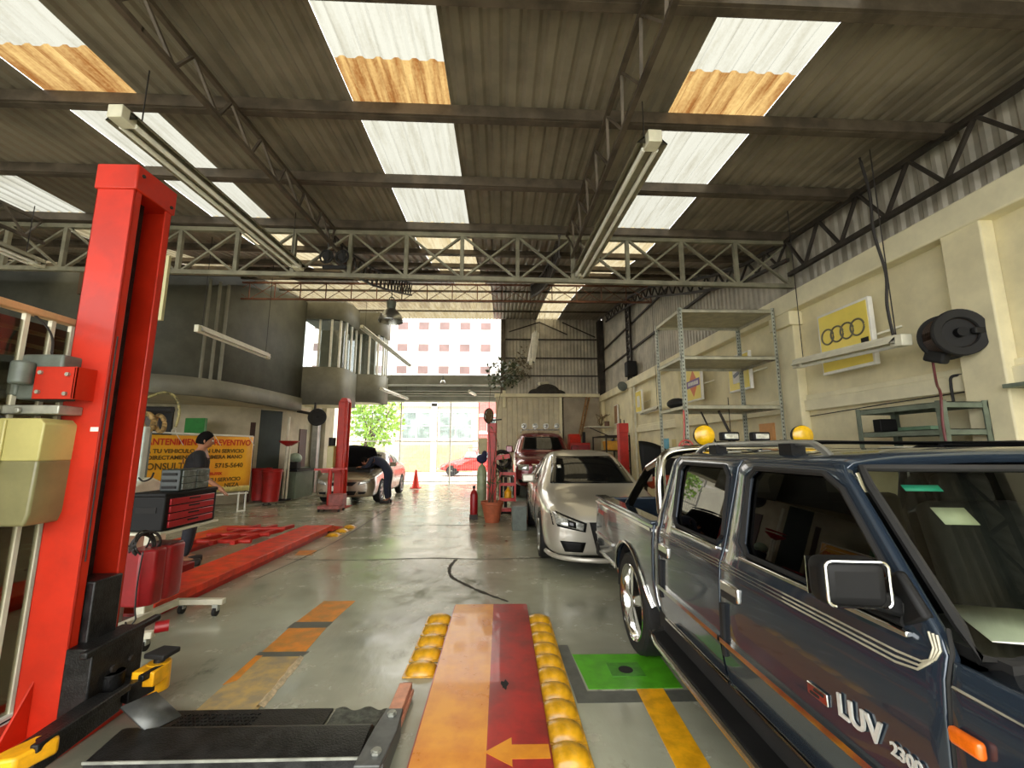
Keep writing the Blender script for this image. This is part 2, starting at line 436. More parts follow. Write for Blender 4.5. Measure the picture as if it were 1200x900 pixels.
# joints and cracks in the slab
def crack(pts, w, label):
    P = smooth_pts(pts, 8); rows = []
    for i, p in enumerate(P):
        d = (P[min(i+1,len(P)-1)] - P[max(i-1,0)]).normalized(); q = V((-d.y, d.x, 0)); k = w * random.uniform(.35, 1)
        rows.append([p + q*k, p - q*k])
    mb = MB().grid(rows); mb.v = [(x, y, .0025) for x, y, z in mb.v]
    o = link('floor_crack', mb, M('crack_dirt', (60,56,48), .8, var=.2, scale=20)); o['kind'] = 'structure'
crack([(-3.0,6.35,0),(-1.9,6.3,0),(-1.0,6.38,0),(-.2,6.3,0),(.6,6.35,0),(1.2,6.3,0)], .022, '')
crack([(-.62,6.3,0),(-.66,5.9,0),(-.6,5.5,0),(-.42,5.2,0),(-.2,4.9,0),(.08,4.6,0)], .03, '')
crack([(-2.2,9.0,0),(-1.2,9.05,0),(-.3,9.0,0)], .02, '')
crack([(-2.9,5.4,0),(-2.75,7.5,0),(-2.85,10,0),(-3.0,12.5,0)], .018, '')

# ------------------------------------------------------------------ right wall
struct('wall_right', MB().box(3.9, 4.1, -5.5, 16.4, 0, 3.5), m_wall)
for i, (y0, y1) in enumerate(((3.05,3.36),(5.27,5.62),(8.9,9.2),(12.2,12.5),(15.9,16.25))):
    struct('trim_%d' % (i+1), (lambda q: q.box(3.72, 3.9, y0-.04, y1+.04, 3.12, 3.3) if i == 1 else q)(MB().box(3.78, 3.9, y0, y1, 0, 3.34)), m_wall, bevel=.012)
struct('trim_7', MB().box(3.76, 4.1, -5.5, 16.4, 3.32, 3.56), m_ledge, bevel=.015)
struct('trim_8', MB().box(3.83, 3.9, -5.5, 16.4, 2.0, 2.14).box(3.86, 3.9, -5.5, 16.4, 2.14, 2.2), m_ledge, bevel=.01)
def clad(x, y0, y1, z0, ztop, amp=.022, per=.133):
    ys = []; k = math.floor(y0/per)
    while k*per < y1:
        for t in (0,.3,.5,.8):
            y = (k+t)*per
            if y0 < y < y1: ys.append((y, (1,1,0,0)[(0,.3,.5,.8).index(t)]))
        k += 1
    return MB().grid([[(x - a*amp, y, z0 if q == 0 else ztop(y)) for y, a in ys] for q in (0, 1)])
struct('wall_upper_right', clad(4.0, -5.4, 16.35, 3.5, lambda y: zr(3.95, y) + .06), m_corr_wall, smooth=0)
# girts and a lattice column on the upper right wall
for z in (4.5, 5.3):
    struct('trim_girt', MB().bar((3.93, 7.6 if z < 4.8 else 9.6, z), (3.93, 16.2, z), .04, .05), m_steel_d)
lattice('wall_column', [(3.86,12.3,3.5),(3.86,12.3,6.0)], [(3.86,12.65,3.5),(3.86,12.65,6.0)], m_steel_d, 12, .06, .03)
struct('wall_column', MB().box(3.75, 3.95, 15.95, 16.25, 3.55, 6.5), m_steel_d)
# ------------------------------------------------------------------ back wall
bw = MB(); xs_ = []; k = 0
while .15 + k*.133 < 3.95:
    for t, a in ((0,1),(.3,1),(.5,0),(.8,0)): xs_.append((.15 + (k+t)*.133, a))
    k += 1
struct('wall_back', MB().grid([[(x, 16.35 - .02*a, z) for x, a in xs_] for z in (3.55, 6.7)]), m_corr_wall, smooth=0)
for z in (4.35, 5.05, 5.8): struct('trim_girt', MB().bar((.1,16.28,z), (3.9,16.28,z), .04, .05), m_steel_d)
struct('wall_post', MB().box(-.02, .16, 16.2, 16.36, 3.5, 6.6), m_steel)
for a, b in (((.3,6.1),(1.5,6.5)),((1.5,6.5),(2.6,6.0)),((2.4,6.5),(3.7,5.9))): struct('trim_brace', MB().bar((a[0],16.27,a[1]), (b[0],16.27,b[1]), .03, .04), m_steel_d)
m_shut = M('cream_ribbed_door', (204,194,164), .55, .1, var=.06, scale=3)
xs_ = []; k = 0
while -.2 + k*.2 < 2.3:
    for t, a in ((0,1),(.12,1),(.2,0),(.9,0)): xs_.append((-.2 + (k+t)*.2, a))
    k += 1
struct('door_1', MB().grid([[(x, 16.2 - .03*a, z) for x, a in xs_] for z in (0, 3.52)]), m_shut, smooth=0)
struct('wall_back_lower', MB().box(2.3, 3.9, 16.2, 16.4, 0, 3.5), M('taupe_wall', (168,156,134), .7, var=.08, scale=2))
struct('trim_beam', MB().box(-.25, 3.9, 16.0, 16.2, 3.5, 3.62), m_ledge)
struct('trim_post', MB().box(2.22, 2.32, 16.1, 16.22, 0, 3.5).box(.05,.17,16.08,16.2,3.1,3.75), m_ledge)
# deep slab and fascia over the gateway, seen from below
m_fas = M('grey_fascia', (132,132,120), .6, var=.1, scale=2)
fs = MB().box(-7, .0, 16.25, 16.45, 4.0, 4.36).box(-7, .0, 16.45, 19.6, 4.02, 4.3)
for y in (17.1, 17.9, 18.7): fs.box(-7, 0, y, y+.14, 3.86, 4.02)
fs.box(-7, 0, 19.4, 19.6, 3.72, 4.1)
struct('trim_fascia', fs, m_fas, bevel=.01)
struct('ceiling_lobby', MB().box(-.0, 4, 16.4, 19.6, 4.02, 4.2), m_fas)

# ------------------------------------------------------------------ left office block with curved mezzanine bays
m_mez = M('grey_green_render', (84,84,74), .7, var=.12, scale=2.2, bump=.1)
m_mez2 = M('grey_render_band', (120,118,104), .65, var=.1, scale=2)
m_cream2 = M('shop_cream_wall', (196,186,158), .7, var=.08, scale=2)
def wall_path(name, plan, z0, z1, mat, thick=.18, parent=None, curve=True):
    P = smooth_pts([(x, y, 0) for x, y in plan], 6) if curve else [V((x,y,0)) for x, y in plan]
    mb = MB().grid([[(p.x, p.y, z) for p in P] for z in (z0, z1)])
    return struct(name, mb, mat, parent, solid=thick, sol_off=0, smooth=40)
ground = [(-13,11.2),(-9.6,11.5),(-7.7,12.1),(-6.85,13.4),(-6.75,14.6),(-6.75,16.3)]
wall_path('wall_left', ground, 0, 3.1, m_cream2)
mezz = [(-13,8.9),(-9.6,8.95),(-8.0,9.1),(-7.1,9.55),(-6.65,10.4),(-6.5,11.6),(-6.45,12.8),(-6.45,13.6)]
wall_path('wall_mezzanine', mezz, 3.05, 6.3, m_mez)
wall_path('trim_mezzanine', [(x+.05, y-.05) for x, y in mezz], 2.72, 3.12, m_mez2, .25)
sl = smooth_pts([(x, y, 0) for x, y in mezz], 4)
struct('ceiling_mezzanine', MB().prism([(p.x, p.y) for p in sl] + [(-6.45,16.3), (-13,16.3)], 'z', 2.72, 2.86), m_cream2)
for p in ((-6.93,9.80),(-6.82,9.98),(-6.73,10.16)): struct('trim_pipe', MB().cyl((p[0]+.07,p[1]-.05,3.1),(p[0]+.07,p[1]-.05,5.5),.045), m_mez2)
struct('trim_panel', MB().box(-8.9,-8.05,8.78,8.86,4.75,5.35), M('brown_board',(92,70,56),.7,var=.1,scale=3))
def bay(x0, x1, y0, y1, zb, zs, zh, zt, r):
    """A rounded bay: parapet, glazed band with mullions, solid head."""
    plan = [(x0,y0),(lerp(x0,x1-r,.6),y0),(x1-r,y0),(x1-.3*r,y0+.3*r),(x1,y0+r),(x1,lerp(y0+r,y1,.5)),(x1,y1)]
    wall_path('wall_bay', plan, zb, zs, m_mez2, .2); wall_path('wall_bay', plan, zh, zt, m_mez2, .2)
    P = smooth_pts([(x,y,0) for x,y in plan], 3)
    struct('trim_soffit', MB().prism([(p.x,p.y) for p in P] + [(x0,y1)], 'z', zb, zb+.1), m_ledge)
    struct('ceiling_bay', MB().prism([(p.x,p.y) for p in P] + [(x0,y1)], 'z', zh, zh+.1), m_mez)
    for i, p in enumerate(P):
        if i % 3 == 0: struct('trim_mullion', MB().box(p.x-.03,p.x+.03,p.y-.03,p.y+.03,zs,zh), m_white)
    struct('window_%d' % (40+int(y0)), MB().grid([[(p.x,p.y,z) for p in P] for z in (zs,zh)]), glass_mat('bay_glass', (210,220,220)))
bay(-6.5, -5.2, 13.7, 15.0, 2.95, 4.15, 5.75, 6.45, .35)
bay(-5.6, -4.4, 15.3, 16.2, 3.2, 4.2, 5.7, 6.6, .4)
# dark glazing and blinds inside the first bay, door openings of the ground floor
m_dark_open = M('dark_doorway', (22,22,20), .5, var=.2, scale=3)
m_brown_open = M('brown_shutter', (66,40,28), .6, var=.15, scale=6)
def on_wall(x, y, w, z0, z1, ang, mat, name, t=.06):
    mb = MB().obox((0,0,0), (w, t, z1-z0)); mb.xf(Matrix.Translation((x,y,(z0+z1)/2)) @ Matrix.Rotation(ang,4,'Z'))
    return struct(name, mb, mat)
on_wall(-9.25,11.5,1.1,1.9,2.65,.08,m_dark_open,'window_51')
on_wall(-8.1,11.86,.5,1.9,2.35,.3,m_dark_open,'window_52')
on_wall(-7.45,12.3,.9,.0,2.3,.75,m_brown_open,'door_2')
on_wall(-6.95,13.05,.7,0,2.68,1.1,M('dark_green_jamb',(44,54,46),.5,var=.1,scale=4),'door_3',.12)
on_wall(-6.68,14.6,.5,.4,2.2,1.57,M('brown_panel',(74,52,34),.6,var=.1,scale=5),'door_4',.1)
struct('trim_dado', MB().box(-6.86,-6.58,13.4,15.6,0,.95), M('green_dado',(104,116,98),.6,var=.1,scale=3))
struct('wall_pier', MB().box(-6.9,-6.3,15.55,16.3,0,3.1), m_cream2)
struct('trim_column', MB().box(-6.62,-6.42,15.2,15.45,0,3.1), M('silver_column',(176,178,172),.4,.3,var=.1,scale=4))
struct('floor_kerb', MB().prism([(-13,10.2),(-8.3,10.6),(-6.6,12.4),(-5.9,15.0),(-5.9,16.3),(-13,16.3)],'z',0,.06), M('kerb_concrete',(150,146,126),.6,var=.12,scale=4))
struct('wall_far_left', MB().box(-13.2,-13,-5.5,16.4,0,4.9), m_mez)
struct('wall_gateway', MB().box(-7,-4.9,16.3,16.5,4.36,6.7), m_mez2)
# ------------------------------------------------------------------ vehicles
m_blue = M('slate_blue_metallic', (44,56,70), .24, .45, var=.0, scale=2, coat=1.0, rvar=.04)
m_silver = M('champagne_silver_metallic', (186,181,168), .3, .3, var=.0, scale=2, coat=1.0, rvar=.04)
m_gold = M('bronze_metallic', (150,138,118), .28, .35, var=.0, scale=2, coat=1.0, rvar=.04)
m_maroon = M('maroon_metallic', (112,22,30), .25, .35, var=.0, scale=2, coat=1.0, rvar=.04)
m_redcar = M('bright_red_paint', (214,40,34), .3, .0, var=.05, scale=10, coat=.8)
m_tglass = glass_mat('tinted_car_glass', (78,84,80))
m_tglass_d = glass_mat('dark_tinted_car_glass', (40,42,42))
m_wsglass = glass_mat('windscreen_glass', (196,204,190))
m_tyre = M('tyre_rubber', (22,22,22), .7, var=.2, scale=20)
m_seat = M('seat_cloth', (44,44,46), .85, var=.15, scale=20)
m_inter = M('dark_interior_trim', (26,26,27), .7, var=.2, scale=10)
m_lamp = M('clear_lamp_lens', (196,198,192), .1, .4, var=.2, scale=30)
m_amber = M('amber_lens', (226,104,20), .15, var=.1, scale=30, coat=.6)
m_lampyel = M('yellow_lamp_cover', (222,176,24), .25, var=.12, scale=14, coat=.4)

def wheel(name, parent, c, r, w, side, spokes=5, rim_r=None, mat=None):
    """Wheel with its axis along X; side -1 shows its face to -X. Tyre with child rim and hub."""
    rr = rim_r or r * .68; x, y, z = c; s = side
    t = MB().lathe([(rr*.96,-w/2),(r*.93,-w/2),(r*.985,-w*.42),(r,-w*.3),(r,w*.3),(r*.985,w*.42),(r*.93,w/2),(rr*.96,w/2)], c, (1,0,0), 40, caps=False)
    for k in (-.2,0,.2): t.lathe([(r*1.003,w*k-.004),(r*1.003,w*k+.004)], c, (1,0,0), 40, caps=False)
    ty = link(name, t, m_tyre, parent)
    f = s * w / 2
    m = MB().lathe([(rr*.9,-w*.45),(rr*.9,w*.3),(rr*.97,w*.42),(rr*1.02,w*.5),(rr,w*.53),(rr*.93,w*.46),(rr*.86,w*.2),(rr*.84,-w*.2)], c, (s,0,0), 40, caps=False)
    for k in range(spokes):
        a = 2*PI*k/spokes + .3
        p = lambda q, b, dx: (x + f*dx, y + math.cos(a+b)*q*rr, z + math.sin(a+b)*q*rr)
        m.add([p(.16,-.5,.92),p(.16,.5,.92),p(.9,.17,.86),p(.9,-.17,.86),p(.16,-.5,.5),p(.16,.5,.5),p(.9,.17,.45),p(.9,-.17,.45)],
              [(0,1,2,3),(7,6,5,4),(0,4,5,1),(1,5,6,2),(2,6,7,3),(3,7,4,0)])
    m.cyl((x+f*.4,y,z),(x+f*.98,y,z),rr*.2,rr*.17,16)
    link('rim', m, mat or m_alu, ty)
    d = MB().cyl((x-f*.2,y,z),(x+f*.35,y,z),rr*.8,n=24)
    link('brake_disc', d, M('brake_dark',(50,50,50),.4,.7,var=.2,scale=8), ty)
    return ty

# ---- blue pickup ---------------------------------------------------------
XC = 1.86
PXS = [(.42,1.06),(.48,1.035),(.56,1.012),(.68,.998),(.8,1.0),(.92,1.006),(1.0,1.014),(1.05,1.03),(1.08,1.038),(1.44,1.104),(1.475,1.125),(1.50,1.17)]
def px(z): return interp(PXS, z)
truck = thing('pickup_truck', 'dark slate blue double cab pickup with chrome wheels parked by the right wall', 'pickup truck', (XC, 2.1, 0))
def flip(mb, right):
    if right: mb.v = [(2*XC-x, y, z) for x, y, z in mb.v]
    return mb
def yf(z): return 1.04 if z < 1.08 else lerp(1.06, 1.40, (z-1.08)/.40)     # raked windscreen pillar
def yr(z): return 2.90 if z < 1.08 else lerp(2.90, 2.73, (z-1.08)/.42)     # rear cab pillar
ZS = [.46,.52,.58,.68,.74,.84,.92,1.0,1.05,1.08,1.12,1.40,1.44,1.475,1.50]
def panel(a, b, zs, win=None, off=0.0):
    """Body side panel between the lines y=a(z) and y=b(z), with an opening that has cut-off corners."""
    mb = MB()
    if not win: return mb.grid([[(px(z)-off, lerp(a(z), b(z), t), z) for t in (0,.5,1)] for z in zs])
    w0, w1, zl, zh = win; c = .045
    cols = lambda z: [a(z), w0(z), w0(z)+c, w1(z)-c, w1(z), b(z)]
    P = [[(px(z)-off, y, z) for y in cols(z)] for z in zs]
    vs = [p for r in P for p in r]; fs = []; ci = lambda i, j: i*6+j
    lo, hi = zs.index(zl), zs.index(zh)
    for i in range(len(zs)-1):
        for j in range(5):
            q = (ci(i,j),ci(i,j+1),ci(i+1,j+1),ci(i+1,j))
            if lo <= i < hi and 1 <= j <= 3:
                if i == lo and j == 1: fs.append((q[0],q[1],q[3]))
                elif i == lo and j == 3: fs.append((q[0],q[1],q[2]))
                elif i == hi-1 and j == 1: fs.append((q[0],q[2],q[3]))
                elif i == hi-1 and j == 3: fs.append((q[1],q[2],q[3]))
                continue
            fs.append(q)
    return mb.add(vs, fs)
def side_line(pts, off=.004): return [(px(z)-off, y, z) for y, z in pts]
def win_loop(w0, w1, zl, zh, c=.045):
    return [(w0(zl)+c,zl),(w1(zl)-c,zl),(w1(zl+c),zl+c),(w1(zh-c),zh-c),(w1(zh)-c,zh),(w0(zh)+c,zh),(w0(zh-c),zh-c),(w0(zl+c),zl+c)]
for right in (False, True):
    F = lambda mb: flip(mb, right)
    k = lambda v: (lambda z: v)
    OUT = (1 if right else -1, 0, 0)
    # front and rear door
    for nm, a, b, w0, w1 in (('front_door', lambda z: yf(z), lambda z: lerp(2.045,1.985,max(0,(z-1.0)/.45)), lambda z: yf(z)+.045, k(1.90)),
                             ('rear_door', lambda z: lerp(2.055,1.995,max(0,(z-1.0)/.45)), lambda z: min(2.80, yr(z)-.06), k(2.065), k(2.635))):
        zs = [z for z in ZS if z <= 1.475]
        d = link(nm, F(panel(a, b, zs, (w0, w1, 1.08, 1.44))), m_blue, truck, solid=.035, bevel=.006, face=OUT)
        loop = win_loop(w0, w1, 1.08, 1.44)
        link('window_seal', F(MB().tube(side_line(loop, .002), .011, 6, closed=True)), m_black, d)
        pane = MB().grid([[(px(z)+.015, y, z) for y in (w0(z)-.01, w1(z)+.01)] for z in (1.07,1.2,1.32,1.45)])
        link('window_pane', F(pane), m_tglass_d, d, smooth=0)
        link('sill_strip', F(MB().bar((px(1.066)-.008, w0(1.08)+.02, 1.062), (px(1.066)-.008, w1(1.08)-.01, 1.062), .022, .016)), m_chrome, d, bevel=.004)
        hy = 2.72 if nm == 'rear_door' else 1.955
        h = MB().box(px(.905)-.012, px(.905)+.01, hy-.075, hy+.075, .875, .94)
        hd = link('door_handle', F(h), m_chrome, d, bevel=.008)
        link('handle_recess', F(MB().box(px(.89)-.014, px(.89), hy-.06, hy+.06, .872, .9)), m_black, hd)
        y0, y1 = (2.06, 2.8) if nm == 'rear_door' else (1.06, 2.04)
        link('side_moulding', F(MB().bar((px(.68)-.008, y0, .68), (px(.68)-.008, y1, .68), .016, .022).bar((px(.5)-.006, y0, .49), (px(.5)-.006, y1, .49), .01, .012)), m_chrome, d)
        link('side_cladding', F(MB().grid([[(px(z)-.006, y, z) for y in (y0, y1)] for z in (.5,.55,.6,.66)])), m_blue, d)
        link('edge_guard', F(MB().box(px(.75)-.012, px(.75)+.004, y1-.03, y1-.008, .62, .84)), m_black, d)
        st = MB()
        for i, dz in enumerate((0, .013, .026)):
            pts = [(y0, .985+dz), (y1, .985+dz)]
            if nm == 'front_door':
                cx = 1.085 - .012*i
                pts = [(2.04, .985+dz), (1.6,.985+dz), (1.25,.985+dz), (1.16,.985+dz), (1.10-.004*i,.995+dz*.8), (1.075-.006*i,1.02+dz*.5), (1.07-.008*i,1.055), (1.085-.01*i,1.085)]
            st.tube(side_line(pts, .003), .0032, 5)
        link('pinstripe', F(st), M('silver_pinstripe',(176,170,150),.4,.3,var=.1,scale=20), d)
        if nm == 'front_door' and not right:
            em = MB().box(px(.765)-.008, px(.765), 1.40, 1.487, .747, .783)
            link('emblem', em, m_chrome, d, bevel=.003)
            link('emblem_bar', MB().box(px(.765)-.01, px(.765)-.007, 1.415, 1.455, .768, .775).box(px(.765)-.01, px(.765)-.007, 1.435, 1.472, .754, .761), m_black, d)
            link('badge', text_mb('LUV', .085, .003, bold=.0015).xf(basis((px(.78)-.006, 1.285, .78), (0,-1,0), (0,0,1))), M('badge_silver',(206,206,200),.35,.2,var=.04,scale=30), d)
            link('badge_number', text_mb('2300', .043, .002, bold=.0008).xf(basis((px(.765)-.006, 1.145, .772), (0,-1,0), (0,0,1))), M('badge_silver',(206,206,200),.35,.2,var=.04,scale=30), d)
    # cab corner behind the rear door, front wing and bed side
    link('cab_corner', F(panel(lambda z: min(2.81, yr(z)-.05), lambda z: yr(z), [z for z in ZS if z <= 1.475])), m_blue, truck, solid=.03, bevel=.005, face=OUT)
    def arch_side(y0, y1, cyy, rad, ztop, zbot=.46, n=48):
        rows = []
        for i in range(n+1):
            y = lerp(y0, y1, i/n); dy = abs(y-cyy)
            lo = max(zbot, .36 + math.sqrt(max(0, rad*rad-dy*dy))) if dy < rad else zbot
            zt = ztop(y); rows.append([(px(min(1.06, lerp(lo, zt, j/10))), y, lerp(lo, zt, j/10)) for j in range(11)])
        return MB().grid(rows)
    bs = link('bed_side', F(arch_side(2.93, 4.6, 3.5, .43, lambda y: 1.03)), m_blue, truck, solid=.04, bevel=.006, face=OUT)
    link('bed_rail', F(MB().box(1.0, 1.12, 2.93, 4.62, 1.02, 1.05)), m_blue, bs, bevel=.012)
    link('rail_moulding', F(MB().bar((px(.99)-.008, 2.95, .99), (px(.99)-.008, 4.58, .99), .014, .02)), m_chrome, bs)
    link('side_moulding', F(MB().bar((px(.68)-.006, 3.95, .68), (px(.68)-.006, 4.58, .68), .014, .02).bar((px(.5)-.006, 3.95, .49), (px(.5)-.006, 4.58, .49), .014, .02)), m_chrome, bs)
    link('arch_moulding', F(MB().tube([(px(max(.46,.36+.435*math.sin(a)))-.006, 3.5+.435*math.cos(a), .36+.435*math.sin(a)) for a in [.23+(PI-.46)*i/24 for i in range(25)]], .013, 6)), m_chrome, bs)
    link('wheel_well', F(MB().grid([[(x, 3.5+.42*math.cos(a), .36+.42*math.sin(a)) for x in (1.03,1.34)] for a in [PI*i/16 for i in range(17)]]).cyl((1.32,3.5,.36),(1.34,3.5,.36),.42)), m_black, bs)
    if not right:
        link('decal', MB().box(px(.9)-.004, px(.9), 4.3, 4.5, .885, .925), m_red, bs)
    wg = link('front_wing', F(arch_side(-.3, 1.03, .48, .42, lambda y: 1.0 + .045*max(0,(y+.3)/1.3))), m_blue, truck, solid=.03, bevel=.006, face=OUT)
    link('indicator', F(MB().box(px(.9)-.022, px(.9), .955, 1.022, .885, .922)), m_amber, wg, bevel=.009, seg=3)
    link('wheel_well', F(MB().grid([[(x, .48+.41*math.cos(a), .36+.41*math.sin(a)) for x in (1.03,1.34)] for a in [PI*i/16 for i in range(17)]]).cyl((1.32,.48,.36),(1.34,.48,.36),.41)), m_black, wg)
    link('wing_crease', F(MB().tube(side_line([(1.02,.995),(.6,.985),(.1,.97),(-.28,.95)],.002), .004, 5)), M('silver_pinstripe',(176,170,150)), wg)
    link('seam', F(MB().tube([(px(z)+.004, yf(z)-.006, z) for z in (.48,.7,.9,1.0,1.06)] + [(1.06,1.06,1.1)], .005, 5)), m_black, truck)
    # running board with chrome edge tube
    rb = link('running_board', F(MB().box(.93, 1.1, 1.0, 2.88, .36, .40)), m_blackpl, truck, bevel=.012)
    link('edge_tube', F(MB().tube([(.99,.98,.40),(.93,1.05,.385),(.925,1.2,.385),(.925,2.7,.385),(.95,2.84,.385),(1.03,2.88,.40)], .017, 8)), m_chrome, rb)
    link('sill_panel', F(MB().box(1.03, 1.12, 1.0, 2.92, .40, .5)), m_black, truck)
    rail = link('roof_rail', F(MB().tube(smooth_pts([(1.2,2.62,1.492),(1.21,2.53,1.535),(1.22,2.4,1.547),(1.22,1.75,1.547),(1.21,1.62,1.535),(1.2,1.54,1.492)],4), .014, 8)), m_alu if not right else m_blackpl, truck)
    for y in (2.36, 1.74): link('rail_foot', F(MB().box(1.19,1.25,y,y+.08,1.49,1.545)), m_blackpl, rail)
    # mirror
    mh = MB().add(*(lambda q: (q.v,q.f))(MB().obox((.905,1.16,1.183),(.158,.085,.118),(0,0,-.12))))
    mi = link('door_mirror', F(mh), m_blackpl, truck, bevel=.028, seg=4)
    link('mirror_rim', F(MB().tube([(.905+q[0]*.074, 1.120-.009*q[0], 1.183+q[1]*.054) for q in [(sx*(.78+.22*math.sin(a)), sy*(.72+.28*math.cos(a))) for sx, sy, aa in ((1,-1,(0,.4,.8,1.2,1.57)),(1,1,(1.57,1.2,.8,.4,0)),(-1,1,(0,.4,.8,1.2,1.57)),(-1,-1,(1.57,1.2,.8,.4,0))) for a in aa]], .004, 6, closed=True)), m_chrome, mi)
    link('mirror_glass', F(MB().obox((.905,1.206,1.183),(.135,.004,.098),(0,0,-.12))), m_chrome, mi)
    link('mirror_arm', F(MB().bar((.96,1.17,1.14),(1.06,1.17,1.11),.05,.05).bar((1.05,1.12,1.16),(1.05,1.22,1.09),.03,.12)), m_blackpl, mi, bevel=.01)
    for yy in (3.5, .48): wheel('wheel', truck, (1.115 if not right else 2*XC-1.115, yy, .36), .36, .2, -1 if not right else 1, 5, .268, m_chrome)
# roof, pillars across, bonnet
roof = [(px(1.475),1.475),(1.15,1.492),(1.2,1.503),(1.3,1.515),(1.55,1.527),(1.86,1.53)]
full = roof + [(2*XC-x, z) for x, z in reversed(roof[:-1])]
rows = []
for t in (0,.03,.2,.5,.8,.97,1):
    rows.append([(x, lerp(yf(1.475)-.01+.03*(1-((x-XC)/.75)**2)*0, yr(1.475), t), z - (.014 if t in (0,1) else 0)) for x, z in full])
link('roof', MB().grid(rows), m_blue, truck, solid=.04, bevel=.004, face=(0,0,1))
link('rear_header', MB().box(1.13,2.59,2.70,2.76,1.40,1.48).box(1.05,2.67,2.84,2.9,.5,1.1), m_blue, truck, bevel=.01)
def ws(x, z, inn=0):    # curved windscreen surface
    t = (z-1.06)/.40; s = ((x-XC)/.8)**2
    return (x, lerp(1.02, 1.385, t) - .07*(1-s) + inn, z)
rows = []
for i in range(9):
    z = lerp(1.055, 1.462, i/8); hw = XC - px(z) - .045
    rows.append([ws(XC + hw*j/8, z) for j in range(-8,9)])
wsn = link('windscreen', MB().grid(rows), m_wsglass, truck)
edge = [rows[0][j] for j in range(17)] + [r[-1] for r in rows[1:]] + [rows[-1][j] for j in range(15,-1,-1)] + [rows[i][0] for i in range(7,0,-1)]
link('windscreen_seal', MB().tube(edge, .013, 6, closed=True), m_black, wsn)
def on_ws(x0,x1,z0,z1): return MB().grid([[ws(x,z,.006) for x in (x0,lerp(x0,x1,.5),x1)] for z in (z0,z1)])
link('sticker', on_ws(1.235,1.34,1.395,1.412), M('teal_sticker',(40,170,150),.4,var=.05), wsn, solid=.001)
link('inspection_sticker', on_ws(1.26,1.35,1.31,1.352), M('pale_sticker',(206,206,186),.5,var=.05), wsn, solid=.001)
link('wiper', MB().tube([(1.5,.945,1.085),(1.2,1.0,1.085),(2.0,.92,1.09)], .008, 6).tube([(2.0,.915,1.085),(2.5,1.0,1.10)], .008, 6), m_black, truck)
rows = []
for i in range(9):
    y = lerp(1.0, -.3, i/8); zc = lerp(1.085, .99, (i/8)**1.3)
    rows.append([(XC + (XC-1.045-.01*i/8)*s, y - .06*(1-s*s), zc - .05*s*s - (.05 if i == 8 else 0)) for s in [-1,-.97,-.85,-.6,-.3,0,.3,.6,.85,.97,1]])
link('bonnet', MB().grid(rows), m_blue, truck, solid=.02, face=(0,0,1))
link('cowl', MB().box(1.1,2.62,.97,1.09,1.0,1.06), m_black, truck)
fr = link('front_panel', MB().box(1.06,2.66,-.36,-.28,.46,.97), m_blue, truck, bevel=.03)
link('grille', MB().box(1.4,2.32,-.385,-.35,.72,.92), m_blackpl, fr); 
link('headlight', MB().box(1.1,1.38,-.39,-.35,.74,.9), m_lamp, fr, bevel=.02); link('headlight', MB().box(2.34,2.62,-.39,-.35,.74,.9), m_lamp, fr, bevel=.02)
link('bumper', MB().box(1.04,2.68,-.5,-.34,.42,.62), m_chrome, truck, bevel=.04)
link('chassis', MB().box(1.3,2.42,-.2,4.5,.3,.48), m_black, truck)
link('floor_pan', MB().box(1.08,2.64,.95,2.88,.44,.5), m_inter, truck)
bd = link('bed_floor', MB().box(1.06,2.66,2.95,4.58,.6,.65).box(1.06,2.66,2.93,2.98,.5,1.03), m_blackpl, truck)
tg = link('tailgate', MB().box(1.06,2.66,4.56,4.62,.55,1.03), m_blue, truck, bevel=.015)
link('tail_lamp', MB().box(1.02,1.07,4.57,4.635,.7,.95), M('red_lens',(170,20,20),.2,coat=.5), tg, bevel=.006)
link('tail_lamp', MB().box(2.65,2.70,4.57,4.635,.7,.95), MATS['red_lens'], tg, bevel=.006)
link('rear_bumper', MB().box(1.02,2.70,4.62,4.76,.42,.56), m_black, truck, bevel=.02)
# interior
for sx_ in (1.45, 2.27):
    st = link('seat', MB().box(sx_-.25,sx_+.25,1.5,2.0,.62,.8), m_seat, truck, bevel=.05, seg=3)
    link('backrest', MB().obox((sx_,2.03,1.02),(.48,.13,.52),(-.2,0,0)), m_seat, st, bevel=.05, seg=3)
    link('headrest', MB().obox((sx_,2.1,1.33),(.26,.09,.15),(-.2,0,0)), m_seat, st, bevel=.04, seg=3)
link('rear_bench', MB().box(1.15,2.57,2.3,2.75,.6,.8).obox((XC,2.75,1.0),(1.4,.12,.5),(-.15,0,0)), m_seat, truck, bevel=.05, seg=3)
ds = link('dashboard', MB().prism([(1.0,.75),(1.0,1.05),(1.18,1.06),(1.36,1.03),(1.42,.9),(1.3,.7)],'x',1.1,2.62), m_inter, truck, bevel=.02)
link('steering_wheel', MB().torus((2.25,1.5,1.02),.19,.017,(0,-.75,.6),28,8).bar((2.08,1.5,1.02),(2.42,1.5,1.02),.05,.03).cyl((2.25,1.36,.93),(2.25,1.5,1.02),.03), m_blackpl, truck)
link('paper', MB().add([(1.13,1.03,1.085),(1.30,.985,1.085),(1.44,1.22,1.085),(1.27,1.27,1.085)],[(0,1,2,3)]), m_white, ds, solid=.002)
link('headlining', MB().box(1.2,2.52,1.45,2.68,1.462,1.47), m_inter, truck)
link('inner_mirror', MB().box(1.76,1.96,1.33,1.35,1.36,1.41).cyl((1.86,1.34,1.4),(1.86,1.36,1.46),.01), m_blackpl, truck, bevel=.008)
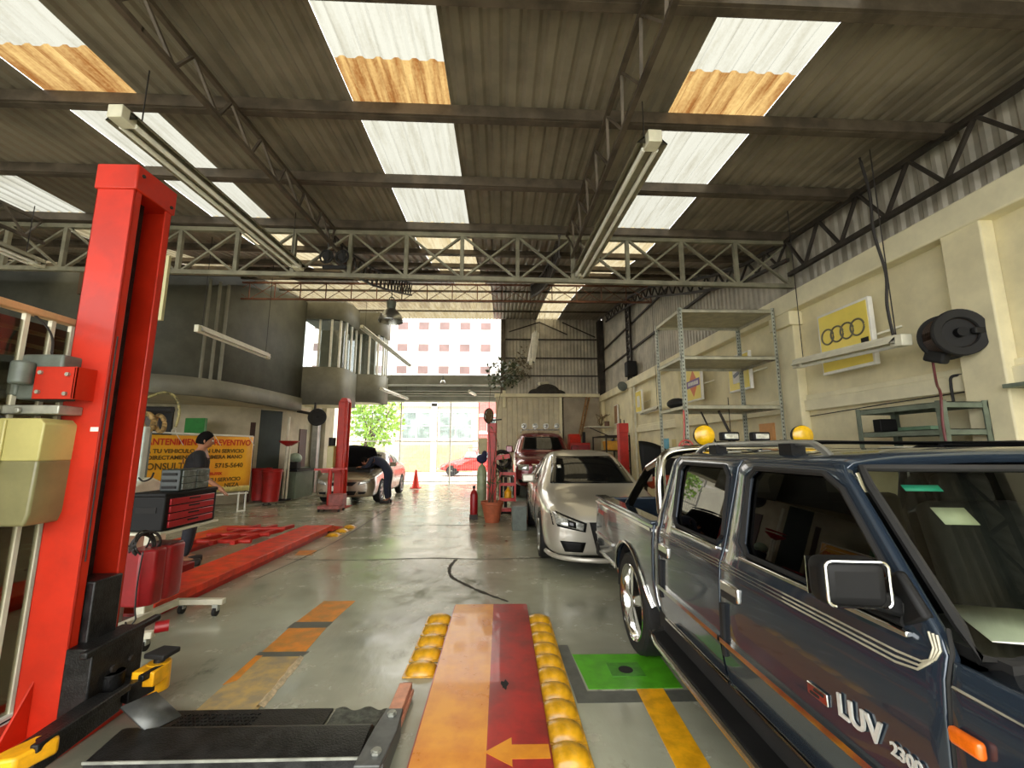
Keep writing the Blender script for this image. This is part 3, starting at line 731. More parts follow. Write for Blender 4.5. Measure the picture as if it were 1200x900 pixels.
# roll bar with four lamps behind the cab
rbm = MB()
for x in (1.16, 2.56):
    pass
rbm.tube(smooth_pts([(1.13,3.06,1.04),(1.14,3.1,1.3),(1.2,3.15,1.47),(1.4,3.16,1.52),(1.86,3.16,1.525),(2.32,3.16,1.52),(2.52,3.15,1.47),(2.58,3.1,1.3),(2.59,3.06,1.04)],5), .034, 12)
rbm.tube([(1.13,3.84,1.05),(1.14,3.3,1.38),(1.17,3.14,1.44)], .036, 12).tube([(2.59,3.84,1.05),(2.58,3.3,1.38),(2.55,3.14,1.44)], .036, 12)
rb = link('roll_bar', rbm, m_chrome, truck)
for x in (1.505, 2.245):
    l = link('spot_lamp', MB().lathe([(.02,-.06),(.05,-.05),(.072,-.01),(.076,.02),(.07,.025)], (x,3.16,1.625), (-.1,-1,0), 24).cyl((x,3.16,1.54),(x,3.16,1.57),.012), m_blackpl, rb)
    link('lamp_cover', MB().lathe([(.074,.015),(.073,.03),(.055,.044),(.025,.05),(0.0005,.051)], (x,3.16,1.625), (-.1,-1,0), 24), m_lampyel, l)
for x in (1.70, 1.93):
    l = link('work_lamp', MB().box(x-.065,x+.065,3.13,3.19,1.585,1.65).cyl((x,3.16,1.54),(x,3.16,1.59),.01), m_blackpl, rb, bevel=.014)
    link('lamp_glass', MB().box(x-.05,x+.05,3.12,3.131,1.598,1.637), m_lamp, l, bevel=.004)
link('cross_bar', MB().tube([(1.22,1.85,1.552),(2.5,1.85,1.552)], .012, 8).tube([(1.22,2.4,1.556),(2.5,2.4,1.556)], .012, 8), m_blackpl, truck)
for x in (1.08,):
    link('body_shell', MB().box(1.1,2.62,2.82,2.9,.46,1.05), m_blue, truck)

# ---- lofted cars ---------------------------------------------------------
def loft_car(root, paint, st, wheels, r, ox, oy, sc=(1,1,1), cut=True, rimmat=None, rot=0):
    """Closed body lofted through stations (y, wb, zb, w, zm, wbelt, zbelt, wt, zt, zc), smoothed, with wheel openings cut out.
    Returns the body object and a ray sampler for parts that lie on its skin."""
    mb = MB(); rows = []
    for (y, wb, zb, w, zm, wl, zl, wt, zt, zc) in st:
        h = [(0,zb),(wb*.6,zb),(wb,zb),(w*.985,lerp(zb,zm,.45)),(w,zm),(lerp(w,wl,.6),lerp(zm,zl,.6)),(wl,zl),(wt,zt),(wt*.72,lerp(zt,zc,.7)),(wt*.35,zc),(0,zc)]
        rows.append([(ox+x, oy+y, z) for x, z in h] + [(ox-x, oy+y, z) for x, z in reversed(h[1:-1])])
    mb.grid(rows, closed=True)
    n = len(rows[0]); mb.f.append(tuple(range(n))); mb.f.append(tuple(len(mb.v)-n+i for i in range(n)))
    b = link('body', mb, paint, root, subd=2, smooth=60); bake(b)
    if cut:
        for (wy, wx) in wheels:
            for s in (-1, 1):
                c = link('cutter', MB().cyl((ox+s*(wx-.3),oy+wy,r*1.0),(ox+s*(wx+.3),oy+wy,r*1.0),r*1.17,n=32), paint)
                q = b.modifiers.new('arch','BOOLEAN'); q.operation = 'DIFFERENCE'; q.object = c; q.solver = 'EXACT'
                bake(b); me = c.data; bpy.data.objects.remove(c); bpy.data.meshes.remove(me)
    b.data.polygons.foreach_set('use_smooth', [True]*len(b.data.polygons))
    try: b.data.set_sharp_from_angle(angle=math.radians(40))
    except Exception: pass
    bm = bmesh.new(); bm.from_mesh(b.data); bv = BVHTree.FromBMesh(bm); bm.free()
    for (wy, wx) in wheels:
        for s in (-1, 1): wheel('wheel', root, (ox+s*(wx-.1), oy+wy, r), r, .2, s, 5 if r > .3 else 8, r*.68, rimmat)
    def hit(o, d):
        p, nn, _, _ = bv.ray_cast(V(o), V(d))
        return (p, nn) if p else (None, None)
    def patch(q, axis, name, mat, parent=None, off=.006, n=8, thick=.004, **kw):
        """q: four corners in the plane seen along axis ('x-','x+','y-','y+','z'), mapped on the skin."""
        g = []
        for i in range(n+1):
            row = []
            for j in range(n+1):
                u, v_ = i/n, j/n
                a = [lerp(lerp(q[0][k],q[1][k],u), lerp(q[3][k],q[2][k],u), v_) for k in (0,1)]
                if axis[0] == 'x':
                    s = -1 if axis[1] == '-' else 1; o = (ox+s*4, oy+a[0], a[1]); d = (-s,0,0)
                elif axis[0] == 'y':
                    s = -1 if axis[1] == '-' else 1; o = (ox+a[0], oy+2+s*8, a[1]); d = (0,-s,0)
                else: o = (ox+a[0], oy+a[1], 5); d = (0,0,-1)
                p, nn = hit(o, d)
                if p is None: row = None; break
                row.append(tuple(p - V(d)*off))
            if row: g.append(row)
        if len(g) < 2: return None
        return link(name, MB().grid(g), mat, parent or b, solid=thick, sol_off=0, **kw)
    return b, patch
def sedan_stations(W, H, L, hood=.82, deck=1.02, cowl=1.25, nose=.60):
    w = W/2
    return [(0.0,w*.62,.26,w*.74,.42,w*.70,nose-.04,w*.55,nose,nose+.01),
            (.07,w*.8,.2,w*.88,.45,w*.84,nose+.02,w*.66,nose+.05,nose+.07),
            (.3,w*.92,.18,w*.97,.5,w*.93,nose+.12,w*.74,nose+.17,nose+.2),
            (.75,w*.95,.18,w,.55,w*.96,hood-.02,w*.8,hood+.03,hood+.07),
            (cowl-.05,w*.95,.18,w,.58,w*.97,hood+.08,w*.83,hood+.13,hood+.16),
            (cowl+.05,w*.95,.18,w,.58,w*.97,hood+.1,w*.82,hood+.17,hood+.2),
            (cowl+.72,w*.95,.18,w,.6,w*.96,hood+.13,w*.68,H-.09,H-.04),
            (cowl+1.25,w*.95,.18,w,.6,w*.96,hood+.14,w*.68,H-.06,H),
            (cowl+1.9,w*.95,.18,w,.6,w*.96,hood+.16,w*.66,H-.08,H-.02),
            (L-.95,w*.95,.18,w,.6,w*.96,deck-.05,w*.72,deck+.12,deck+.16),
            (L-.6,w*.93,.2,w*.99,.6,w*.95,deck-.04,w*.76,deck+.01,deck+.04),
            (L-.12,w*.86,.25,w*.95,.6,w*.9,deck-.06,w*.74,deck-.01,deck+.02),
            (L,w*.7,.32,w*.82,.6,w*.78,deck-.14,w*.6,deck-.08,deck-.06)]

# silver saloon behind the pickup
sil = thing('saloon_car', 'champagne silver saloon car parked nose-on behind the blue pickup', 'car', (1.44, 7.8, 0))
ox, oy = 1.44, 5.5
b, patch = loft_car(sil, m_silver, sedan_stations(1.78,1.53,4.57,.80,1.04,1.3,.64), [(.92,.89),(3.56,.89)], .32, ox, oy)
patch([(-.66,1.0),(.66,1.0),(.55,1.41),(-.55,1.41)], 'y-', 'windscreen', m_dglass, n=12)
patch([(-.80,.76),(-.36,.61),(-.38,.50),(-.78,.58)], 'y-', 'headlight_surround', m_blackpl, off=.006, n=6); patch([(-.77,.73),(-.40,.60),(-.41,.52),(-.74,.60)], 'y-', 'headlight', m_lamp, off=.016, n=6); patch([(-.60,.655),(-.50,.62),(-.50,.55),(-.60,.575)], 'y-', 'projector', m_dglass, off=.024, n=3)
patch([(.80,.76),(.36,.61),(.38,.50),(.78,.58)], 'y-', 'headlight_surround', m_blackpl, off=.006, n=6); patch([(.77,.73),(.40,.60),(.41,.52),(.74,.60)], 'y-', 'headlight', m_lamp, off=.016, n=6)
patch([(-.33,.62),(.33,.62),(.25,.28),(-.25,.28)], 'y-', 'grille', m_blackpl, off=.008)
patch([(-.70,.40),(-.38,.38),(-.42,.26),(-.64,.27)], 'y-', 'fog_lamp_recess', m_blackpl, off=.008, n=4)
patch([(.62,.37),(.40,.38),(.42,.28),(.60,.29)], 'y-', 'fog_lamp_recess', m_blackpl, off=.008, n=4)
link('fog_lamp', MB().lathe([(.0,.0),(.03,.004),(.034,-.02)], (ox-.52,oy-.01+.1,.325), (0,-1,0), 12), m_lamp, b)
link('front_lip', MB().tube(smooth_pts([(ox-.84,oy+.42,.2),(ox-.72,oy+.12,.19),(ox-.4,oy-.03,.18),(ox,oy-.07,.18),(ox+.4,oy-.03,.18),(ox+.72,oy+.12,.19),(ox+.84,oy+.42,.2)],4), .03, 8), m_silver, b)
for s in ('x-','x+'):
    patch([(2.0,1.02),(2.55,1.03),(2.55,1.36),(2.32,1.34)], s, 'front_window', m_dglass); patch([(2.62,1.03),(3.3,1.05),(3.2,1.32),(2.62,1.37)], s, 'rear_window', m_dglass)
    sg = -1 if s == 'x-' else 1
    for yy in (1.5, 2.58, 3.45):
        link('door_seam', MB().tube([(ox+sg*.885,oy+yy,.3),(ox+sg*.9,oy+yy,.6),(ox+sg*.87,oy+yy,.95)], .005, 5), m_black, b)
    for hy, hz in ((2.4,.88),(3.3,.9)): link('door_handle', MB().obox((ox+sg*.893,oy+hy,hz),(.03,.16,.03)), m_silver, b, bevel=.008)
    mr = link('door_mirror', MB().obox((ox+sg*.98,oy+1.72,1.06),(.2,.12,.13),(0,0,sg*.2)).bar((ox+sg*.84,oy+1.78,1.0),(ox+sg*.93,oy+1.75,1.02),.06,.05), m_silver, b, bevel=.03, seg=3)
link('wiper', MB().tube([(ox-.45,oy+1.2,1.02),(ox+.2,oy+1.19,1.035)],.008,5).tube([(ox+.1,oy+1.2,1.02),(ox+.6,oy+1.24,1.02)],.008,5), m_black, b)
patch([(-.5,1.27),(-.44,1.27),(-.44,1.225),(-.5,1.225)], 'y-', 'sticker', m_white, off=.012, n=2)
link('number_plate', MB().obox((ox,oy-.075,.42),(.32,.015,.15)), m_white, b, bevel=.004)
link('under_tray', MB().box(ox-.7,ox+.7,oy+.35,oy+4.3,.16,.22), m_black, b)

# maroon estate with roof lamps further back
suv = thing('suv', 'maroon four-wheel drive with four round lamps on its roof, behind the silver saloon', 'car', (1.2, 13.6, 0))
def suv_st(W,H,L):
    w = W/2
    return [(0,w*.7,.32,w*.85,.55,w*.82,.82,w*.68,.9,.92),(.1,w*.86,.3,w*.95,.6,w*.93,.88,w*.76,.98,1.02),(.5,w*.95,.3,w,.65,w*.97,.98,w*.83,1.08,1.12),
            (1.1,w*.95,.3,w,.7,w*.97,1.06,w*.84,1.15,1.19),(1.25,w*.95,.3,w,.7,w*.97,1.07,w*.83,1.19,1.23),(1.75,w*.95,.3,w,.7,w*.96,1.1,w*.74,H-.1,H-.05),
            (2.3,w*.95,.3,w,.7,w*.96,1.1,w*.74,H-.07,H),(3.6,w*.95,.3,w,.7,w*.96,1.12,w*.73,H-.07,H),(L-.2,w*.93,.32,w*.98,.7,w*.95,1.12,w*.72,H-.14,H-.08),(L,w*.8,.4,w*.9,.7,w*.88,1.08,w*.66,1.2,1.25)]
ox, oy = 1.25, 11.6
b, patch = loft_car(suv, m_maroon, suv_st(1.84,1.86,4.4), [(.85,.92),(3.5,.92)], .38, ox, oy)
patch([(-.72,1.28),(.72,1.28),(.62,1.68),(-.62,1.68)], 'y-', 'windscreen', m_dglass, n=10)
for s in (-1,1):
    patch([(s*.8,.9),(s*.5,.88),(s*.5,.72),(s*.78,.75)], 'y-', 'headlight', m_lamp, n=4, off=.012)
    patch([(s*.8,.5),(s*.4,.5),(s*.4,.4),(s*.75,.42)], 'y-', 'bumper_insert', m_blackpl, n=4)
patch([(-.42,.9),(.42,.9),(.38,.7),(-.38,.7)], 'y-', 'grille', m_chrome, n=5)
for s in ('x-','x+'):
    patch([(1.7,1.2),(2.4,1.22),(2.4,1.62),(2.0,1.62)], s, 'front_window', m_dglass); patch([(2.5,1.22),(3.3,1.24),(3.3,1.62),(2.5,1.62)], s, 'rear_window', m_dglass)
for q in (-1,1): link('door_mirror', MB().obox((ox+q*1.0,oy+1.5,1.3),(.2,.12,.2)).bar((ox+q*.85,oy+1.55,1.22),(ox+q*.96,oy+1.52,1.26),.06,.05), m_maroon, b, bevel=.03)
rk = link('lamp_bar', MB().tube([(ox-.62,oy+1.95,1.8),(ox-.6,oy+1.95,1.9),(ox+.6,oy+1.95,1.9),(ox+.62,oy+1.95,1.8)], .02, 8), m_alu, b)
for x in (-.52,-.17,.17,.52):
    l = link('roof_lamp', MB().lathe([(.02,-.06),(.075,-.02),(.085,.03),(.08,.035)], (ox+x,oy+1.95,2.02), (0,-1,0), 18).cyl((ox+x,oy+1.95,1.9),(ox+x,oy+1.95,1.96),.012), m_alu, rk)
    link('lens', MB().lathe([(.08,.03),(.06,.045),(0.0005,.05)], (ox+x,oy+1.95,2.02), (0,-1,0), 18), m_lamp, l)

suv.location.z = .24
# bronze saloon with its bonnet up, on the left
gol = thing('saloon_car', 'bronze saloon car with raised bonnet being repaired beside the left lift', 'car', (-4.4, 14.5, 0))
ox, oy = -4.42, 12.3
b, patch = loft_car(gol, m_gold, sedan_stations(1.74,1.5,4.5,.84,1.05,1.3,.66), [(.9,.87),(3.5,.87)], .31, ox, oy)
patch([(-.62,1.06),(.62,1.06),(.52,1.38),(-.52,1.38)], 'y-', 'windscreen', m_dglass, n=10)
for s in (-1,1):
    patch([(s*.78,.74),(s*.45,.62),(s*.42,.54),(s*.74,.60)], 'y-', 'headlight', m_lamp, n=5, off=.012)
    patch([(s*.66,.36),(s*.44,.36),(s*.45,.29),(s*.62,.3)], 'y-', 'fog_lamp_recess', m_blackpl, n=3)
patch([(-.4,.62),(.4,.62),(.28,.52),(-.28,.52)], 'y-', 'grille', m_blackpl, n=5); patch([(-.4,.38),(.4,.38),(.34,.27),(-.34,.27)], 'y-', 'air_intake', m_blackpl, n=5)
link('badge', MB().torus((ox,oy-.03,.585),.055,.012,(0,1,0),16,6), m_chrome, b)
link('number_plate', MB().obox((ox,oy-.05,.45),(.34,.015,.14)), m_white, b, bevel=.004)
for s in ('x-','x+'):
    patch([(2.0,1.02),(2.55,1.03),(2.55,1.33),(2.32,1.31)], s, 'front_window', m_dglass); patch([(2.62,1.03),(3.3,1.05),(3.2,1.29),(2.62,1.34)], s, 'rear_window', m_dglass)
for q in (-1,1): link('door_mirror', MB().obox((ox+q*.98,oy+1.72,1.06),(.2,.12,.13)).bar((ox+q*.82,oy+1.78,1.0),(ox+q*.93,oy+1.75,1.02),.06,.05), m_gold, b, bevel=.03)
link('engine_bay', MB().box(ox-.6,ox+.6,oy+.5,oy+1.2,.86,.95).box(ox-.3,ox+.2,oy+.6,oy+1.0,.9,1.0), m_black, b, bevel=.02)
hd = []
for i in range(7):
    t = i/6; hd.append([(ox + (.74-.10*t)*s, oy+1.22-.42*t - .06*math.sin(PI*t), .98+.68*t + .05*math.sin(PI*t) - .09*s*s*t) for s in (-1,-.85,-.5,0,.5,.85,1)])
hk = link('bonnet', MB().grid(hd), m_blackpl, b, solid=.03)
link('bonnet_brace', MB().tube([hd[1][1],hd[5][2]],.02,5).tube([hd[1][5],hd[5][4]],.02,5).tube([hd[5][1],hd[5][5]],.02,5), m_blackpl, hk)

# small red car on the street
bug = thing('vintage_car', 'small red car with roof rack crossing the street outside the gate', 'car', (-1.6, 26, -.02))
mb = MB(); rows = []
prof = [(-2.0,.35,.5,.55),(-1.9,.3,.62,.68),(-1.3,.28,.72,.92),(-.75,.28,.76,1.02),(-.7,.28,.76,1.06),(-.3,.28,.62,1.48),(.3,.28,.62,1.55),(.9,.28,.6,1.42),(1.4,.28,.62,1.1),(1.9,.3,.6,.75),(2.05,.4,.45,.55)]
for x, zb, hw, zt in prof:
    rows.append([(x-1.6, 26+a*hw, lerp(zb,zt,h)) for a, h in ((0,0),(-.9,0),(-1.12,.2),(-1.12,.5),(-1,.62),(-.78,.95),(-.3,1),(.3,1),(.78,.95),(1,.62),(1.12,.5),(1.12,.2),(.9,0))])
mb.grid(rows, closed=True); mb.f.append(tuple(range(13))); mb.f.append(tuple(len(mb.v)-13+i for i in range(13)))
b = link('body', mb, m_redcar, bug, subd=2, smooth=60); bake(b)
for x in (-1.25, 1.2):
    for s in (-1, 1):
        c = (x-1.6, 26+s*.72, .32)
        ty = link('wheel', MB().lathe([(.2,-.09),(.3,-.09),(.32,-.05),(.32,.05),(.3,.09),(.2,.09)], c, (0,1,0), 28), m_tyre, bug)
        link('rim', MB().lathe([(.21,.05),(.2,.09),(.12,.07),(.0005,.1)], c, (0,s,0), 20), m_alu, ty)
        link('mudguard', MB().torus((c[0],26+s*.74,.34),.36,.09,(0,1,0),20,8,0,PI) if False else MB().tube([(c[0]+.4*math.cos(a),26+s*.74,.32+.38*math.sin(a)) for a in [PI*i/12 for i in range(13)]], .1, 8), m_redcar, bug)
for x0, x1 in ((-.45,.15),(.25,.95)):
    link('side_window', MB().add([(x0-1.6-.12,25.30,1.05),(x1-1.6+.1,25.30,1.05),(x1-1.6-.05,25.46,1.38),(x0-1.6+.05,25.46,1.38)],[(0,1,2,3)]), M('pale_window_glass',(150,160,160),.1), b, solid=.02)
rr = link('roof_rack', MB().tube([(-2.0,25.6,1.66),(-1.0,25.6,1.66),(-1.0,26.4,1.66),(-2.0,26.4,1.66)],.02,6,closed=True).tube([(-1.9,25.6,1.66),(-1.9,25.55,1.45)],.02,6).tube([(-1.1,25.6,1.66),(-1.1,25.55,1.45)],.02,6), m_alu, b)
link('bumper', MB().tube([(-3.7,25.4,.42),(-3.78,26,.42),(-3.7,26.6,.42)],.04,8), m_chrome, bug)
# ------------------------------------------------------------------ near left: red two-post lift column
lift = thing('car_lift', 'tall red lift column with hydraulic pump and yellowish oil tank at the left edge', 'car lift', (-2.45, 2.72, 0))
PX0, PX1, PY0, PY1, PZ = -2.575, -2.335, 2.56, 2.865, 3.32
pm = MB().box(PX0, PX1, PY0, PY0+.014, .02, PZ).box(PX0, PX1, PY1-.014, PY1, .02, PZ).box(PX0, PX0+.014, PY0, PY1, .02, PZ)
pm.box(PX1-.014, PX1, PY0, PY0+.055, .02, PZ).box(PX1-.014, PX1, PY1-.055, PY1, .02, PZ)
link('column', pm, m_redlift, lift, bevel=.006)
cp = link('top_cap', MB().box(PX0-.01, PX1+.012, PY0-.012, PY1+.012, PZ-.16, PZ+.01), m_redlift, lift, bevel=.008)
link('cap_bolt', MB().cyl((PX1+.012,PY0+.03,PZ-.05),(PX1+.02,PY0+.03,PZ-.05),.012,n=8), m_steel_d, cp)
link('cap_bolt', MB().cyl((PX1+.012,PY1-.03,PZ-.12),(PX1+.02,PY1-.03,PZ-.12),.012,n=8), m_steel_d, cp)
link('base_plate', MB().box(-2.95, -2.2, 2.3, 3.05, 0, .025).prism([(2.40,.02),(2.56,.02),(2.56,.3)],'x',-2.5,-2.485).prism([(2.93,.02),(3.04,.02),(2.93,.3)],'x',-2.5,-2.485), m_redlift, lift, bevel=.004)
link('label_plate', MB().box(-2.39,-2.345,PY0-.003,PY0,1.625,1.65), m_white, lift)
link('safety_cable', MB().tube(smooth_pts([(PX1+.004,PY0+.02,.9),(PX1+.004,PY0+.018,1.5),(PX1+.004,PY0+.02,2.2)],6), .004, 6), m_wire, lift)
link('lift_chain', MB().box(-2.47,-2.44,2.72,2.76,.6,PZ-.15), m_blacksteel, lift)
cg = link('carriage', MB().box(PX0+.02, PX1+.04, PY0+.06, PY1-.06, .05, .78).box(PX1+.005, PX1+.15, PY0-.02, PY1+.02, .1, .46).bar((-2.2,2.5,.44),(-2.2,3.0,.46),.04,.035), m_blacksteel, lift, bevel=.008)
for y in (2.68,2.8): link('carriage_bolt', MB().cyl((PX1+.15,y,.3),(PX1+.165,y,.3),.02,n=8), m_steel_d, cg)
link('cable_guide', MB().cyl((-2.2,2.98,.40),(-2.14,3.02,.40),.035,n=12), m_red, cg)
# the two folded arms lie in line with yellow pad holders at their ends
for (y0, y1, tip) in ((2.72, 2.86, 1), (2.66, 2.12, -1)):
    a = link('lift_arm', MB().bar((-2.14,2.62 if tip<0 else 2.7,.16),(-2.08,y1,.17),.13,.1).bar((-2.04,2.62 if tip<0 else 2.7,.235),(-2.02,y1,.235),.035,.035).cyl((-2.19,2.69,.08),(-2.19,2.69,.28),.06), m_blacksteel, lift, bevel=.006)
    if tip > 0:
        h = link('pad_holder', MB().cyl((-2.06,2.86,.1),(-2.06,2.86,.255),.062,n=20).box(-2.125,-1.995,2.74,2.86,.17,.25), m_yellow, a, bevel=.006)
        p = link('pad_screw', MB().cyl((-2.06,2.86,.25),(-2.06,2.86,.29),.03,n=14), m_blacksteel, h)
        p2 = link('rubber_pad', MB().prism([(-2.13,2.82),(-2.1,2.94),(-1.98,2.92),(-1.99,2.79)],'z',.285,.315), m_black, h, bevel=.008)
    else:
        h = link('pad_holder', MB().prism([(-2.17,2.02),(-2.03,2.06),(-1.985,2.20),(-2.03,2.24),(-2.10,2.21)],'z',.17,.24), m_yellow, a, bevel=.012)
        link('holder_hole', MB().cyl((-2.045,2.19,.236),(-2.045,2.19,.243),.028,n=18), m_blacksteel, h)
link('gusset', MB().add([(-1.97,2.50,.20),(-1.79,2.46,.10),(-1.72,2.60,.10),(-1.90,2.64,.20)],[(0,1,2,3)]), M('grey_painted_steel',(96,98,96),.4,.4,var=.12,scale=12), lift, solid=.012)
# hydraulic pump
pu = link('pump_bracket', MB().box(-2.625,-2.40,2.435,2.45,1.80,1.985), m_redlift, lift, bevel=.004)
for x, z in ((-2.59,1.95),(-2.44,1.94),(-2.59,1.84),(-2.44,1.83)): link('bracket_bolt', MB().cyl((x,2.422,z),(x,2.435,z),.012,n=6), m_galv, pu)
link('bracket_side', MB().box(-2.41,-2.40,2.435,2.57,1.80,1.985), m_redlift, pu)
mo = link('pump_motor', MB().box(-2.73,-2.50,2.45,2.62,1.80,2.06).cyl((-2.68,2.42,1.88),(-2.68,2.42,2.01),.05,n=16).box(-2.78,-2.72,2.44,2.56,1.82,1.98), m_grey, lift, bevel=.012)
link('wire_loom', MB().tube(smooth_pts([(-2.62,2.5,2.06),(-2.63,2.5,2.16),(-2.68,2.5,2.24),(-2.8,2.5,2.33),(-2.95,2.5,2.36)],5), .006, 6), m_wire, mo)
link('valve_block', MB().box(-2.8,-2.45,2.42,2.56,1.715,1.765).cyl((-2.66,2.40,1.735),(-2.66,2.42,1.735),.018), m_galv, lift, bevel=.006)
link('hose_fitting', MB().tube(smooth_pts([(-2.78,2.41,1.74),(-2.8,2.4,1.70),(-2.74,2.39,1.675),(-2.72,2.4,1.70)],4), .022, 8), m_black, lift)
m_tank = M('yellowed_tank_plastic', (186,178,112), .35, var=.05, scale=4, coat=.2)
m_oil = M('oil_through_plastic', (126,122,84), .35, var=.08, scale=4, coat=.2)
tk = link('oil_tank', MB().prism([(-2.86,1.46),(-2.475,1.46),(-2.47,1.66),(-2.50,1.69),(-2.84,1.69),(-2.86,1.66)],'y',2.38,2.6).prism([(-2.79,1.20),(-2.775,1.20),(-2.775,1.68),(-2.79,1.68)],'y',2.368,2.382).prism([(-2.68,1.20),(-2.665,1.20),(-2.665,1.68),(-2.68,1.68)],'y',2.368,2.382), m_tank, lift, bevel=.014, seg=3)
link('oil_level', MB().prism([(-2.855,1.18),(-2.82,1.12),(-2.50,1.12),(-2.482,1.18),(-2.476,1.465),(-2.858,1.465)],'y',2.382,2.598), m_oil, tk, bevel=.014, seg=3)
link('tank_label', MB().box(-2.83,-2.72,2.376,2.38,1.42,1.52), m_offwhite, tk)
# floor cover of the lift with checker plate and the link bar at its end
cv = link('cable_cover', MB().prism([(2.27,.0),(2.27,.085),(2.47,.11),(2.5,.10),(2.60,.01),(2.60,0)],'x',-1.93,-.665), m_blacksteel, lift, bevel=.004)
link('cover_edge', MB().bar((-1.93,2.265,.088),(-.665,2.265,.088),.006,.012), m_galv, cv)
chk = MB().box(-1.95,-.98,2.60,2.80,.004,.016)
for i in range(20):
    for j in range(5):
        x, y = -1.8+i*.022, 2.63+j*.03
        chk.obox((x,y,.019),(.016,.005,.005),(0,0,.7 if (i+j) % 2 else -.7))
link('checker_plate', chk, m_blacksteel, lift, bevel=0)
sa = thing('link_bar', 'grey bolted steel link with salmon painted tip beside the yellow and red plate', 'steel bar', (-.57, 2.5, 0))
link('bar_plate', MB().prism([(-.655,2.16),(-.535,2.16),(-.515,2.40),(-.528,2.59),(-.62,2.59),(-.64,2.42)],'z',.105,.125).box(-.62,-.53,2.2,2.56,0,.105), M('grey_painted_steel',(96,98,96),.4,.4,var=.12,scale=12), sa, bevel=.006)
link('bar_tip', MB().box(-.625,-.548,2.56,2.93,.03,.085).box(-.64,-.625,2.6,2.9,.02,.05).box(-.548,-.535,2.6,2.93,.02,.05), M('salmon_paint',(214,150,120),.5,var=.1,scale=14), sa, bevel=.005)
link('tip_lug', MB().box(-.615,-.557,2.93,2.985,.02,.06).cyl((-.586,2.955,.06),(-.586,2.955,.066),.014), M('rusty_lug',(120,70,56),.6,var=.2,scale=20), sa)
for y in (2.24, 2.53): link('bolt', MB().cyl((-.575,y,.125),(-.575,y,.137),.026,n=6).cyl((-.575,y,.137),(-.575,y,.142),.018,n=12), m_galv, sa)
rp = MB(); rr_ = random.Random(3)
rows = []
for i in range(19):
    x = lerp(-.97, -.67, i/18); rows.append([(x, lerp(2.62, 2.82+.02*math.sin(i*.7), j/8), max(.002,(.006+rr_.random()*.012)*(1 if 0<j<8 and 0<i<18 else 0))) for j in range(9)])
single('mortar_patch', 'rough grey mortar patch on the floor beside the lift floor cover', 'floor patch', MB().grid(rows), m_rubberfloor)['kind'] = 'stuff'

# ------------------------------------------------------------------ painted plate and studs
pl = thing('floor_plate', 'long raised plate painted yellow on its left and red on its right', 'floor plate', (-.08, 3.2, 0))
m_ply = M('yellow_orange_plate', (226,150,38), .3, var=.1, scale=5, col2=(206,124,30), coat=.3)
m_plr = M('dark_red_plate', (176,40,36), .32, var=.14, scale=5, col2=(134,34,34), coat=.3)
link('yellow_half', MB().box(-.425,-.065,1.3,4.36,.02,.06), m_ply, pl)
link('red_half', MB().box(-.065,.245,1.3,4.36,.02,.06), m_plr, pl)
link('plate_rim', MB().box(-.435,.255,1.29,4.37,.0,.05), m_plr, pl)
link('arrow', MB().prism([(-.075,2.335),(.06,2.235),(.06,2.285),(.245,2.285),(.245,2.385),(.06,2.385),(.06,2.44)],'z',.06,.0612), m_ply, pl)
link('oil_spot', MB().prism([(.03+.022*math.cos(a)*(1+.3*math.sin(3*a)), 2.94+.05*math.sin(a)*(1+.3*math.cos(5*a))) for a in [2*PI*i/20 for i in range(20)]],'z',.06,.0608), m_black, pl)
def stud(loc, label, group):
    t = thing('road_stud', label, 'road stud', (0,0,0), group)
    rows = []
    for i in range(13):
        u = -1 + i/6; rows.append([(u*.11, v*.088, .012 + .05*max(0, 1-(u*u*.9+v*v*.9))**.6 if abs(u) < 1 and abs(v) < 1 else 0.0) for v in [-1+j/6 for j in range(13)]])
    link('dome', MB().grid(rows), m_studs, t, smooth=50)
    link('flange', MB().box(-.115,.115,-.092,.092,0,.011), m_studs, t, bevel=.004)
    t.location = loc
    return t
m_studs = M('yellow_stud_plastic', (212,156,24), .3, var=.16, scale=10, coat=.3)
yr_ = [4.08-.19*i for i in range(10)]; yl_ = [4.12-.22*i for i in range(5)]
ref = stud((.335, yr_[0], 0), 'yellow floor stud at the far end of the row right of the plate', 'yellow studs right of the painted plate')
names = ['second','third','fourth','fifth','sixth','seventh','eighth','ninth','tenth']
for i, y in enumerate(yr_[1:]): dup(ref, (.335+.001*i, y, 0), 0, 'yellow floor stud, %s from the far end of the row right of the plate' % names[i])
for i, y in enumerate(yl_):
    q = dup(ref, (-.545, y, 0), 0, 'yellow floor stud, %s from the far end of the short row left of the plate' % (['first']+names)[i]); q['group'] = 'yellow studs left of the painted plate'
# three more studs by the red ramps
for i, (x, y) in enumerate(((-2.99,8.02),(-2.98,8.4),(-2.97,8.8))):
    q = dup(ref, (x, y, 0), 0, 'yellow stud by the far end of the red ramp, %s of three' % ('nearest','middle','farthest')[i]); q['group'] = 'yellow studs by the red ramp'
